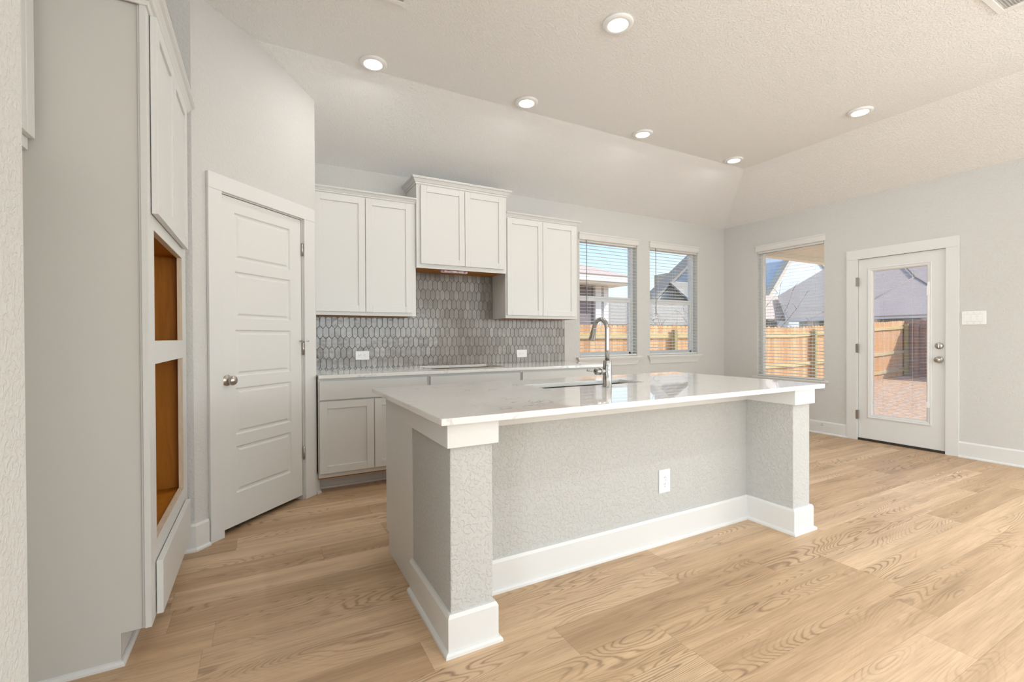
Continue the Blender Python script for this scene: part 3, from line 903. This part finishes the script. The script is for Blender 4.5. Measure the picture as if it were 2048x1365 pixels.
# ---------------------------------------------------------------- tall oven cabinet
XF = -0.364
def oven_cabinet():
    y0, y1 = 2.115, 3.052
    r = thing('tall_oven_cabinet', (-0.66, 2.58, 0), 'tall white cabinet at left with two empty orange lined oven openings', 'cabinet')
    xb = XL+.002
    lo, hi = (2.222, 2.925, 0.400, 1.078), (2.222, 2.925, 1.167, 1.594)
    mb = MB(FO(XF)); wall_boxes(mb, y0, y1, 0.118, 2.400, [lo, hi], 0, -0.019); mb.build('face_frame', 'cabinet', r)
    # side panel with toe notch
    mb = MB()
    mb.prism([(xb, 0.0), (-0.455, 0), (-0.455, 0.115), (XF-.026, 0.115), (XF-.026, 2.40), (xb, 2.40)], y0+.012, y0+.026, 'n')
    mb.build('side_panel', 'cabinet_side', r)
    mb = MB(); mb.box(XF-.026, XF-.019, y0+.006, y0+.026, 0.118, 2.40); mb.build('scribe_strip', 'cabinet', r)
    mb = MB(); mb.sweep([(xb, y0+.012), (-0.455, y0+.012), (-0.455, y1-.01)], [(0, 0), (.013, 0), (.012, .008), (.007, .016), (0, .019)], 1); mb.build('shoe_moulding', 'trim', r)
    mb = MB(); mb.box(-0.475, -0.456, y0+.03, y1-.004, 0, 0.117); mb.build('toe_kick', 'trim', r)
    # inside lining
    ya, yb_ = 2.150, 2.985
    mb = MB()
    mb.box(xb+.02, XF-.020, yb_, yb_+.012, 0.13, 2.39); mb.box(xb+.02, XF-.020, ya-.006, ya+.006, 0.13, 2.39)
    mb.box(xb+.004, xb+.016, ya, yb_, 0.13, 2.39)
    for z0, z1 in ((0.372, 0.390), (1.112, 1.130), (1.604, 1.622), (0.13, .142), (2.378, 2.39)): mb.box(xb+.018, XF-.020, ya, yb_, z0, z1)
    mb.build('lining', 'cab_inner', r)
    mb = MB(); mb.box(xb, XF-.022, yb_+.014, y1, 0.0, 2.40); mb.build('side_panel', 'cabinet', r)
    for i, h in enumerate((lo, hi)):
        mb = MB(FO(XF))
        mb.box(h[1]-.001, h[1]+.024, -0.0215, -0.0005, h[2]+.001, h[3]-.001)
        mb.box(h[0], h[1]-.001, -0.024, -0.0005, h[2]-.012, h[2]+.0008)
        mb.box(h[0], h[1]-.001, -0.024, -0.0005, h[3]-.0008, h[3]+.012)
        mb.build('opening_edge', 'raw_wood', r)
    for a, b in ((2.168, 2.557), (2.561, 2.960)):
        mb = MB(FO(XF)); shaker(mb, a, b, 1.645, 2.385, 0.003, 0.021); mb.build('door', 'cabinet', r)
    mb = MB(FO(XF)); mb.box(2.188, 2.960, 0.003, 0.024, 0.125, 0.328, 0.0015); mb.build('drawer', 'cabinet', r)
    # crown: along the room-side and back along the near side
    mb = MB(); mb.sweep([(xb, y0), (XF, y0), (XF, y1)], crown_profile(2.385, .062, .052), 1); mb.build('crown_moulding', 'trim', r)
    mb = MB(); mb.box(xb, XF, y0+.001, y1, 2.40, 2.41); mb.build('top_panel', 'cabinet', r)
oven_cabinet()

def fridge_cabinet():
    r = thing('over_fridge_cabinet', (-0.82, 1.68, 1.80), 'white cabinet high over the fridge space, mostly hidden by the left wall', 'cabinet', None)
    mb = MB(); mb.box(XL+.002, -0.676, 1.232, 2.104, 1.80, 2.385); mb.build('body', 'cabinet', r)
    for a, b in ((1.245, 1.665), (1.670, 2.098)):
        mb = MB(FO(-0.676)); shaker(mb, a, b, 1.838, 2.375, 0.001, 0.019); mb.build('door', 'cabinet', r)
fridge_cabinet()

# ---------------------------------------------------------------- island
def island():
    r = thing('kitchen_island', (1.77, 2.1, 0), 'large kitchen island with textured grey posts, white caps and white baseboards', 'island')
    y0 = 1.612          # shaft front
    posts = ((0.608, 0.782), (2.760, 2.928))
    mb = MB(); mb.box(0.78, 2.762, 1.912, 2.00, 0, 0.858); mb.build('knee_wall', 'post_wall', r)
    for x0, x1 in posts:
        mb = MB(); mb.box(x0, x1, y0, 2.10 if x0 < 1 else 2.10, 0, 0.80, 0.004, 2); mb.build('post', 'post_wall', r)
    for x0, x1, pa in ((0.590, 0.800, 0), (2.742, 2.946, 1)):
        mb = MB(); mb.box(x0, x1, 1.590, 2.120, 0.768, 0.8585, 0.0015); mb.build('post_cap', 'trim', r)
    mb = MB(); mb.box(0.800, 2.742, 1.893, 1.912, 0.768, 0.8585); mb.build('apron', 'trim', r)
    mb = MB()
    mb.sweep([(0.608, 2.105), (0.608, y0), (0.782, y0), (0.782, 1.912), (2.760, 1.912), (2.760, y0), (2.928, y0), (2.928, 2.105)], [(n*1.0, z) for n, z in BBP], 1)
    mb.build('baseboard', 'trim', r)
    # end panels and cabinet body
    mb = MB(FO(0.625))
    mb.prism([(2.10, 0), (2.555, 0), (2.555, .105), (2.610, .105), (2.610, .8585), (2.10, .8585)], -0.019, 0, 'n'); mb.build('end_panel', 'trim', r)
    mb = MB(); mb.sweep([(0.625, 2.555), (0.625, 2.11)], [(0, 0), (.015, 0), (.013, .010), (.007, .017), (0, .020)], -1); mb.build('shoe_moulding', 'trim', r)
    mb = MB(FO(2.912))
    mb.prism([(2.10, 0), (2.555, 0), (2.555, .105), (2.610, .105), (2.610, .8585), (2.10, .8585)], -0.019, 0, 'n'); mb.build('end_panel', 'trim', r)
    mb = MB(); wall_boxes(m2 := MB(Fr((0, 2.595), (1, 0), (0, 1))), 0.630, 2.890, .105, .8585, [(0.70, 1.28, .16, .82), (1.33, 2.22, .16, .82), (2.27, 2.84, .16, .82)], 0.0, -0.019); m2.build('face_frame', 'cabinet', r); mb.bm.free()
    Fk = Fr((0, 2.595), (1, 0), (0, 1))
    for a, b in ((0.69, 0.985), (0.99, 1.29), (1.32, 1.77), (1.775, 2.23), (2.26, 2.55), (2.555, 2.86)):
        mb = MB(Fk); shaker(mb, a, b, 0.15, 0.83, 0.001); mb.build('door', 'cabinet', r)
    mb = MB(); mb.box(0.645, 2.885, 2.02, 2.57, .105, .12); mb.box(0.645, 2.885, 2.50, 2.52, 0, .105); mb.build('carcass', 'cabinet', r)
island()
slab('island_countertop', 0.556, 2.990, 1.556, 2.730, 0.860, 0.885, (1.400, 2.150, 2.203, 2.440), 'white veined quartz island countertop with an undermount sink cutout', 'countertop')

# sink
mb = MB()
def rrect(x0, x1, y0, y1, z, rad=0.03, k=5):
    P = []
    for cx, cy_, a0 in ((x1-rad, y1-rad, 0), (x0+rad, y1-rad, PI/2), (x0+rad, y0+rad, PI), (x1-rad, y0+rad, 1.5*PI)):
        for i in range(k+1):
            a = a0+PI/2*i/k; P.append(Vector((cx+rad*math.cos(a), cy_+rad*math.sin(a), z)))
    return P
sx0, sx1, sy0_, sy1_ = 1.392, 2.158, 2.195, 2.448
mb.rings([rrect(sx0-.012, sx1+.012, sy0_-.012, sy1_+.012, .8575), rrect(sx0-.012, sx1+.012, sy0_-.012, sy1_+.012, .8593), rrect(sx0, sx1, sy0_, sy1_, .8593, .02),
          rrect(sx0+.002, sx1-.002, sy0_+.002, sy1_-.002, .70, .02), rrect(sx0+.02, sx1-.02, sy0_+.02, sy1_-.02, .672, .02)], False)
v = [mb.bm.verts.new(p) for p in rrect(sx0+.02, sx1-.02, sy0_+.02, sy1_-.02, .672, .02)]; mb._f(v)
sk_ = thing('sink', (1.775, 2.32, 0.67), 'stainless steel undermount sink set into the island countertop', 'sink')
bmesh.ops.remove_doubles(mb.bm, verts=mb.bm.verts, dist=1e-5)
so = mb.build('basin', 'steel', sk_)
so.modifiers.new('thick', 'SOLIDIFY').thickness = -0.0012
mb = MB(); mb.lathe((1.775, 2.32, .6725), (0, 0, 1), [(0, .045), (.003, .044), (.003, .03), (.001, .02), (.001, 0)]); mb.build('drain', 'chrome', sk_)

# faucet
def faucet():
    fx, fy, z0 = 1.770, 2.107, 0.885
    r = thing('kitchen_faucet', (fx, fy, z0), 'chrome gooseneck pull-down faucet on the island countertop', 'faucet')
    mb = MB(); mb.lathe((fx, fy, z0+.0002), (0, 0, 1), [(0, .0275), (.004, .0278), (.006, .0262), (.10, .0245), (.150, .0238), (.152, .0225), (.153, .014)], 32); mb.build('body', 'chrome', r)
    R, zc = 0.060, 1.219
    pts = [(fx, fy, z0+.152), (fx, fy, 1.10), (fx, fy, zc)]
    for i in range(1, 19):
        a = PI*i/18*0.93
        pts.append((fx, fy+R-R*math.cos(a), zc+R*math.sin(a)))
    mb = MB(); mb.tube(pts, 0.0128, 20); mb.build('spout', 'chrome', r)
    p = Vector(pts[-1]); d = (p-Vector(pts[-2])).normalized()
    mb = MB(); mb.lathe(p-d*.002, d, [(0, .0132), (.004, .0150), (.010, .0150), (.012, .0146), (.055, .0180), (.078, .0205), (.082, .0195), (.083, .012)], 28); mb.build('spray_head', 'chrome', r)
    hx = fx-.020
    mb = MB(); mb.lathe((hx, fy, .976), (-1, 0, 0), [(0, .019), (.030, .019), (.031, .0172), (.034, .0172), (.035, .0195), (.064, .0195), (.066, .017), (.066, 0)], 28)
    mb.build('valve', 'chrome', r)
    mb = MB(); mb.tube([(hx-.066, fy, .977), (hx-.090, fy, .980), (hx-.125, fy, .985)], [.0055, .0055, .0068], 14); mb.build('lever', 'chrome', r)
faucet()

# ---------------------------------------------------------------- outlets, switch, lights, vents
def outlet(fr, sc_, zc, w, h, label, horiz, group='duplex outlets on the tile'):
    r = thing('wall_outlet', fr(sc_, 0, zc), label, 'outlet', group)
    mb = MB(fr); mb.box(sc_-w/2, sc_+w/2, 0.0003, 0.006, zc-h/2, zc+h/2, 0.002, 2); mb.build('cover_plate', 'plastic', r)
    mb = MB(fr)
    iw, ih = (h*.56, w*.28) if not horiz else (w*.56, h*.42)
    if horiz: mb.box(sc_-iw/2, sc_+iw/2, 0.005, 0.0078, zc-ih/2, zc+ih/2, 0.001)
    else: mb.box(sc_-ih/2*1.35, sc_+ih/2*1.35, 0.005, 0.0078, zc-iw/2, zc+iw/2, 0.001)
    mb.build('receptacle', 'plastic', r)
    mb = MB(fr)
    for k in (-1, 1):
        c = k*(iw*.25)
        for q, l in ((-.006, .008), (.006, .010)):
            if horiz: mb.box(sc_+c-l/2+.003, sc_+c+l/2+.003, 0.0076, 0.0081, zc+q-.001, zc+q+.001)
            else: mb.box(sc_+q-.001, sc_+q+.001, 0.0076, 0.0081, zc+c-l/2+.003, zc+c+l/2+.003)
        g = fr(sc_+(c-.010 if horiz else 0), .0076, zc+(0 if horiz else c-.012))
        n = fr(0, 1, 0)-fr(0, 0, 0)
        mb.lathe(g, n, [(0, .0025), (.0005, .0025)], 10)
    mb.build('slots', 'dark', r)
outlet(FB(YB-.009), 0.821, 1.014, 0.124, 0.082, 'white horizontal outlet on the tile under the left upper cabinet', True)
outlet(FB(YB-.009), 2.530, 0.998, 0.130, 0.084, 'white horizontal outlet on the tile right of the cooktop cutout', True)
outlet(FB(1.912), 2.020, 0.348, 0.086, 0.132, 'white outlet low on the island knee wall', False, 'outlet on the island')

sw = thing('light_switch', FR_(-1.770, 0, 1.340), 'white three gang rocker switch plate right of the patio door', 'light switch')
mb = MB(FR_); mb.box(-1.856, -1.684, 0.0003, 0.007, 1.276, 1.405, 0.003, 2); mb.build('cover_plate', 'plastic', sw)
for k in (-1, 0, 1):
    c = -1.770+k*.046
    mb = MB(FR_); mb.box(c-.0175, c+.0175, 0.006, 0.0075, 1.305, 1.376); mb.build('rocker_gap_shade', 'plastic_shade', sw)  # darker plate paints in the shaded gap around the rocker
    mb = MB(FR_); mb.hexa([(c-.0165, .0071, 1.307), (c+.0165, .0071, 1.307), (c+.0165, .0115, 1.307), (c-.0165, .0115, 1.307),
                           (c-.0165, .0071, 1.374), (c+.0165, .0071, 1.374), (c+.0165, .0080, 1.374), (c-.0165, .0080, 1.374)])
    mb.build('rocker', 'plastic', sw)
for k in (-1, 0, 1):
    c = -1.770+k*.046
    for z in (1.290, 1.391):
        mb = MB(FR_); mb.lathe(FR_(c, .007, z), (-1, 0, 0), [(0, .003), (.0006, .003)], 8); mb.build('screw', 'plastic_shade', sw)

LIGHTS = [(0.694, 3.300, 'round recessed ceiling light nearest the pantry wall'),
          (1.911, 3.264, 'round recessed ceiling light above the cooktop cutout, second in the back row'),
          (3.172, 3.255, 'round recessed ceiling light third in the back row, above the left window'),
          (4.518, 3.273, 'small looking recessed ceiling light nearest the room corner'),
          (1.928, 2.185, 'largest looking recessed ceiling light, top centre above the island'),
          (4.508, 2.065, 'recessed ceiling light above the floor in front of the patio door')]
first = None
for x, y, lb in LIGHTS:
    if first is None:
        r = thing('recessed_light', (x, y, Z1), lb, 'ceiling light', 'round recessed ceiling lights')
        mb = MB(); mb.lathe((x, y, Z1), (0, 0, -1), [(0.0003, .093), (.006, .094), (.013, .088), (.017, .076), (.017, .066), (.014, .0605)], 40); mb.build('trim_ring', 'plastic', r)
        mb = MB(); mb.lathe((x, y, Z1), (0, 0, -1), [(.010, .0615), (.0155, .0612), (.017, .054), (.018, 0)], 40); mb.build('lens', 'lens', r)
        first = r
    else:
        r = first.copy(); col.objects.link(r); r.location = (x, y, Z1); r['label'] = lb
        for ch in first.children:
            c = ch.copy(); col.objects.link(c); c.parent = r
    lamp('recessed_and_fill_lamp', 'AREA', (x, y, Z1-.03), 3.8, (1.0, 0.97, 0.93), direction=(0, 0, -1), shape='DISK', size=0.12)

# fill lamps without fixtures, added behind the camera to brighten floor and ceiling
for x, y in ((1.9, -0.4), (4.5, -0.4), (1.9, -2.6), (4.5, -2.6)):
    lamp('recessed_and_fill_lamp', 'AREA', (x, y, Z1-.03), 12.0, (0.96, 0.98, 1.0), direction=(0, 0, -1), shape='DISK', size=0.12, spread=math.radians(120))

def vent(x0, x1, y0, y1, label):
    r = thing('ceiling_vent', ((x0+x1)/2, (y0+y1)/2, Z1), label, 'vent', 'white louvred ceiling vents')
    mb = MB()
    w = .032
    for a, b, c, d in ((x0, x1, y0, y0+w), (x0, x1, y1-w, y1), (x0, x0+w, y0+w, y1-w), (x1-w, x1, y0+w, y1-w)): mb.box(a, b, c, d, Z1-.010, Z1-.0003, .002)
    mb.build('frame', 'plastic', r)
    mb = MB()
    y = y0+w+.006
    while y < y1-w-.008:
        mb.hexa([(x0+w, y, Z1-.008), (x1-w, y, Z1-.008), (x1-w, y+.010, Z1-.002), (x0+w, y+.010, Z1-.002),
                 (x0+w, y+.001, Z1-.009), (x1-w, y+.001, Z1-.009), (x1-w, y+.011, Z1-.003), (x0+w, y+.011, Z1-.003)])
        y += .013
    mb.build('louvres', 'plastic_shade', r)
vent(0.43, 0.750, 2.33, 2.650, 'white ceiling vent cut off by the top edge left of centre')
vent(3.50, 3.880, 0.68, 1.053, 'white ceiling vent in the top right corner of the photo')

# living room window frames behind the camera
mb = MB(FR_); wall_boxes(mb, -0.85, 3.55, 0.35, 2.45, [(-0.79, 0.57, .41, 2.39), (0.65, 2.03, .41, 2.39), (2.11, 3.49, .41, 2.39)], -.06, -.12)
struct(mb.build('window_4', 'vinyl'))
mb = MB(FB(YREAR)); wall_boxes(mb, 0.5, 5.3, 0.35, 2.5, [(0.56, 2.05, .41, 2.44), (2.13, 3.65, .41, 2.44), (3.73, 5.24, .41, 2.44)], .06, .12)
struct(mb.build('window_5', 'vinyl'))
mb = MB(FO(-4.0)); wall_boxes(mb, -3.4, 0.2, 0.35, 2.45, [(-3.34, -1.66, .41, 2.39), (-1.54, 0.14, .41, 2.39)], -.06, -.12)  # unseen hall window, added for the left fill lamp
struct(mb.build('window_6', 'vinyl'))

# ================================================================ outside
def gz(x):        # ground height along the yard
    if x < 12: return -0.38
    if x < 18.8: return -0.38+(x-12)/6.8*0.24
    return -0.14
mb = MB()
xs = [-30, 6.2, 12, 14, 16, 18.8, 24, 70]
for a, b in zip(xs, xs[1:]):
    v = [mb.bm.verts.new(p) for p in ((a, -30, gz(a)), (b, -30, gz(b)), (b, 60, gz(b)), (a, 60, gz(a)))]; mb._f(v)
bmesh.ops.remove_doubles(mb.bm, verts=mb.bm.verts, dist=1e-4)
struct(mb.build('ground', 'ground'), 'dry bare yard seen through the patio door')
mb = MB(); mb.box(XR+.14, 7.9, -6, YB+.1, -0.36, -0.05, .01); struct(mb.build('patio_slab', 'concrete'))
# patio cover
pc = thing('patio_cover', (8.2, 0, 2.4), 'cream patio cover seen through the top of the tall right window', 'patio cover')
mb = MB(); mb.box(XR+.15, 9.3, -6, 4.44, 2.475, 2.60); mb.build('ceiling_panel', 'soffit', pc)
mb = MB(); mb.box(XR+.15, 9.3, 4.33, 4.44, 2.395, 2.474); mb.box(9.18, 9.3, -6, 4.329, 2.395, 2.474); mb.build('beam', 'soffit', pc)
mb = MB(); mb.box(9.15, 9.3, -2.1, -1.95, -0.03, 2.394); mb.build('column', 'ext_white', pc)

def ftop(x): return 1.425 if x < 12.5 else 1.425+(x-12.5)/6.3*0.26
def fence():
    Y = 7.30
    r = thing('wooden_fence', (12, Y, -0.3), 'tall new orange cedar picket fence behind the back windows', 'fence')
    mb = MB(); x = 3.0
    while x < 18.75:
        w = .138; t = ftop(x)+random.uniform(-.008, .008); c = .03
        b0 = gz(x)-.02
        mb.prism([(x, b0), (x+w, b0), (x+w, t-c), (x+w-c, t), (x+c, t), (x, t-c)], Y, Y+.018, 'n')
        x += w+.004
    mb.build('pickets', 'fence', r)
    for dz in (-.225, -1.02, -1.60):
        mb = MB(); xx = [3.0, 12.5, 18.7]
        for a, b in zip(xx, xx[1:]):
            mb.hexa([(a, Y-.040, ftop(a)+dz-.045), (b, Y-.040, ftop(b)+dz-.045), (b, Y-.001, ftop(b)+dz-.045), (a, Y-.001, ftop(a)+dz-.045),
                     (a, Y-.040, ftop(a)+dz+.045), (b, Y-.040, ftop(b)+dz+.045), (b, Y-.001, ftop(b)+dz+.045), (a, Y-.001, ftop(a)+dz+.045)])
        mb.build('rail', 'rail', r)
    for px in (3.2, 5.2, 7.95, 10.6, 13.35, 15.9, 18.68):
        mb = MB(); mb.box(px-.05, px+.05, Y-.135, Y-.042, gz(px)-.1, ftop(px)-.10); mb.build('post', 'post', r)
fence()
def side_fence():
    X = 18.80
    r = thing('wooden_fence', (X, 2.0, -0.2), 'shaded purplish picket fence at the end of the yard, through the patio door', 'fence')
    mb = MB(); y = -8.0
    while y < 7.2:
        w = .138; t = 1.69+random.uniform(-.008, .008); c = .03
        mb.fr = Fr((X, 0), (0, 1), (1, 0))
        mb.prism([(y, -.18), (y+w, -.18), (y+w, t-c), (y+w-c, t), (y+c, t), (y, t-c)], 0, .018, 'n')
        y += w+.004
    mb.build('pickets', 'fence_side', r)
    for z in (1.46, .66, .08):
        mb = MB(); mb.box(X-.040, X-.001, -8, 7.1, z-.045, z+.045); mb.build('rail', 'fence_side', r)
    for py in (6.95, 4.5, 2.1):
        mb = MB(); mb.box(X-.135, X-.042, py-.05, py+.05, -.2, 1.55); mb.build('post', 'fence_side', r)
side_fence()

def poly3(mb, pts, th):
    """thick slab from a planar 3-D polygon"""
    P = [Vector(p) for p in pts]
    n = (P[1]-P[0]).cross(P[2]-P[0]).normalized()
    if n.z < 0: n = -n
    A = [mb.bm.verts.new(p) for p in P]; B = [mb.bm.verts.new(p-n*th) for p in P]
    mb._f(A); mb._f(B[::-1])
    for i in range(len(P)):
        j = (i+1) % len(P); mb._f([A[i], B[i], B[j], A[j]])

# house 1: corner of the house next door behind the left window
h1 = thing('neighbour_house', (6.5, 13, -0.4), 'neighbouring house with white fascia and tan hip roof, through the left window', 'house', 'neighbouring houses')
mb = MB(); mb.box(1.0, 8.80, 11.1, 17, -.4, 2.72); mb.build('wall', 'siding_mauve', h1)
mb = MB(); mb.box(8.80, 9.02, 11.0, 11.2, -.4, 2.72); mb.box(9.12, 9.30, 11.0, 11.18, -.4, 2.72); mb.build('corner_post', 'ext_white', h1)
mb = MB(); mb.box(1.0, 9.72, 10.40, 10.46, 2.78, 2.97); mb.box(9.66, 9.72, 10.46, 17.5, 2.78, 2.97); mb.build('fascia', 'ext_white', h1)
mb = MB(); mb.box(1.0, 9.66, 10.46, 17.5, 2.72, 2.78); mb.build('soffit', 'soffit', h1)
mb = MB()
zr = 2.97; hp = 3.4
poly3(mb, [(0.6, 10.38, zr), (9.76, 10.38, zr), (9.76-hp, 10.38+hp, zr+hp*.40), (0.6+hp, 10.38+hp, zr+hp*.40)], .03)
poly3(mb, [(9.76, 10.38, zr), (9.76, 17.6, zr), (9.76-hp, 17.6-hp, zr+hp*.40), (9.76-hp, 10.38+hp, zr+hp*.40)], .03)
mb.build('roof', 'shingle_tan', h1)

# house 2: gabled house behind the second window
h2 = thing('neighbour_house', (22, 22, -0.4), 'neighbouring gabled house with grey roof and dark gable, through the right back window', 'house', 'neighbouring houses')
mb = MB(); mb.box(20.8, 26.8, 20.3, 21.2, -.4, 3.4); mb.build('wall', 'siding_grey', h2)
mb = MB(FB(20.3)); mb.prism([(20.9, 3.4), (26.8, 3.4), (26.8, 4.6), (22.45, 4.6)], -.1, 0.0, 'n'); mb.build('lower_gable', 'siding_grey', h2)
mb = MB(FB(20.3)); mb.prism([(22.45, 4.601), (26.8, 4.601), (26.8, 5.5), (25.2, 6.75)], -.1, 0.0, 'n'); mb.build('gable', 'siding_navy', h2)
mb = MB()
poly3(mb, [(20.4, 20.22, 3.35), (25.2, 20.22, 6.98), (25.2, 21.3, 6.98), (20.4, 21.3, 3.35)], .16)
poly3(mb, [(25.2, 20.22, 6.98), (26.9, 20.22, 5.7), (26.9, 21.3, 5.7), (25.2, 21.3, 6.98)], .16)
mb.build('roof', 'shingle_grey', h2)
mb = MB()
poly3(mb, [(21.2, 18.0, 3.15), (26.8, 18.0, 3.15), (26.8, 20.25, 4.55), (21.9, 20.25, 4.55)], .1)
poly3(mb, [(11.0, 15.5, 1.75), (23.0, 15.5, 1.75), (23.0, 18.4, 3.2), (14.0, 18.4, 3.2)], .1)
mb.build('lower_roof', 'shingle_grey', h2)
mb = MB(); mb.box(11.4, 22.8, 15.9, 18.3, -.4, 1.72); mb.build('lower_wall', 'siding_grey', h2)

# house 3: big hip roof seen through the right window and patio door
h3 = thing('neighbour_house', (27, 9, -0.2), 'neighbouring house with a broad grey hip roof, through the patio door', 'house', 'neighbouring houses')
mb = MB(); mb.box(24.5, 36, -4, 14.0, -.2, 1.98); mb.build('wall', 'siding_blue', h3)
mb = MB(); mb.box(23.94, 24.0, -4.5, 14.2, 1.93, 2.08); mb.build('gutter', 'ext_white', h3)
mb = MB(); mb.box(24.0, 24.5, -4.5, 14.2, 1.93, 1.97); mb.build('soffit', 'soffit', h3)
for y in (9.7, 12.3, 6.5):
    mb = MB(); mb.box(24.44, 24.49, y-.7, y+.7, .9, 1.9); w_ = mb.build('window', 'green_glass', h3)
for y in (8.75, 10.65, 13.4):
    mb = MB(); mb.box(24.42, 24.50, y-.14, y+.14, -.2, 1.93); mb.build('trim_board', 'ext_white', h3)
mb = MB()
# west plane: z = 2.05 + .5 (x-24), valley down to the north corner
poly3(mb, [(23.95, -5, 2.03), (23.95, 14.2, 2.03), (27.1, 16.73, 3.6), (30.46, 15.99, 5.28), (33.0, 15.2, 6.55), (33.0, -5, 6.55)], .1)
mb.build('roof', 'shingle_mauve', h3)
mb = MB()
poly3(mb, [(23.9, 7.1, 2.06), (23.9, 11.7, 2.06), (27.82, 10.41, 4.02)], .05)
mb.build('front_roof', 'shingle_mauve', h3)
mb = MB()
mb.tube([(23.9, 11.72, 2.08), (27.82, 10.41, 4.03)], .035, 6); mb.tube([(27.82, 10.41, 4.03), (31.5, 12.8, 5.9)], .035, 6)
mb.tube([(27.82, 10.41, 4.03), (23.9, 7.08, 2.08)], .035, 6)
mb.build('ridge_caps', 'shingle_grey', h3)
# house 4: lit wing and pale blue gable, farther left
h4 = thing('neighbour_house', (28, 19, -0.2), 'neighbouring pale blue gabled house with navy roof, through the tall right window', 'house', 'neighbouring houses')
mb = MB(); poly3(mb, [(23.5, 15.3, 2.1), (25.5, 15.3, 2.1), (28.2, 17.4, 3.68), (24.5, 17.4, 3.68)], .08); mb.build('front_roof', 'shingle_tan', h4)
mb = MB(); mb.box(23.6, 25.2, 15.6, 17.3, -.2, 2.02); mb.build('front_wall', 'siding_mauve', h4)
mb = MB(FB(17.5)); mb.prism([(27.4, -.2), (27.4, 3.6), (29.63, 6.05), (31.3, 7.0), (33.6, 5.75), (36, 4.3), (36, -.2)], -3.2, 0, 'n'); mb.build('wall', 'siding_blue', h4)
mb = MB(FB(17.5)); mb.prism([(27.1, 3.5), (29.55, 6.2), (31.3, 7.2), (36.4, 4.4), (36.4, 4.15), (31.3, 6.95), (29.65, 5.98), (27.35, 3.4)], -.3, 0.12, 'n'); mb.build('rake_board', 'siding_beige', h4)
mb = MB(); mb.box(27.5, 36, 20.8, 27, -.2, 6.1); mb.build('side_wall', 'siding_beige', h4)
mb = MB(); poly3(mb, [(27.0, 20.5, 6.05), (36.5, 20.5, 6.05), (36.5, 24, 8.6), (27.0, 24, 8.6)], .1); mb.build('side_roof', 'shingle_dark', h4)

def bush(name, cx, cy_, z0, h, spread, n, label):
    random.seed(int(cx*10))
    mb = MB()
    for i in range(n):
        p = Vector((cx+random.uniform(-.1, .1), cy_+random.uniform(-.1, .1), z0))
        d = Vector((random.uniform(-1, 1)*spread, random.uniform(-.5, .5)*spread, 1)).normalized()
        pts = [p.copy()]
        for k in range(7):
            d = (d+Vector((random.uniform(-.3, .3), random.uniform(-.3, .3), random.uniform(-.25, .15)))).normalized()
            p = p+d*h/6; pts.append(p.copy())
        mb.tube(pts, [.016-.0018*k for k in range(8)], 5)
        for q in pts[3:]:
            e = q+Vector((random.uniform(-.25, .25), random.uniform(-.25, .25), random.uniform(-.05, .25)))
            mb.tube([q, (q+e)/2+Vector((0, 0, .03)), e], [.007, .005, .004], 4)
    tag(mb.build(name, 'twig', None, (cx, cy_, z0)), label, 'bush')
bush('bare_bush', 8.35, 7.9, -.38, 2.15, .35, 14, 'bare twiggy bush above the fence in the right back window')
bush('bare_bush', 12.6, 8.7, -.38, 2.7, .6, 16, 'bare twiggy bush above the fence in the tall right window')
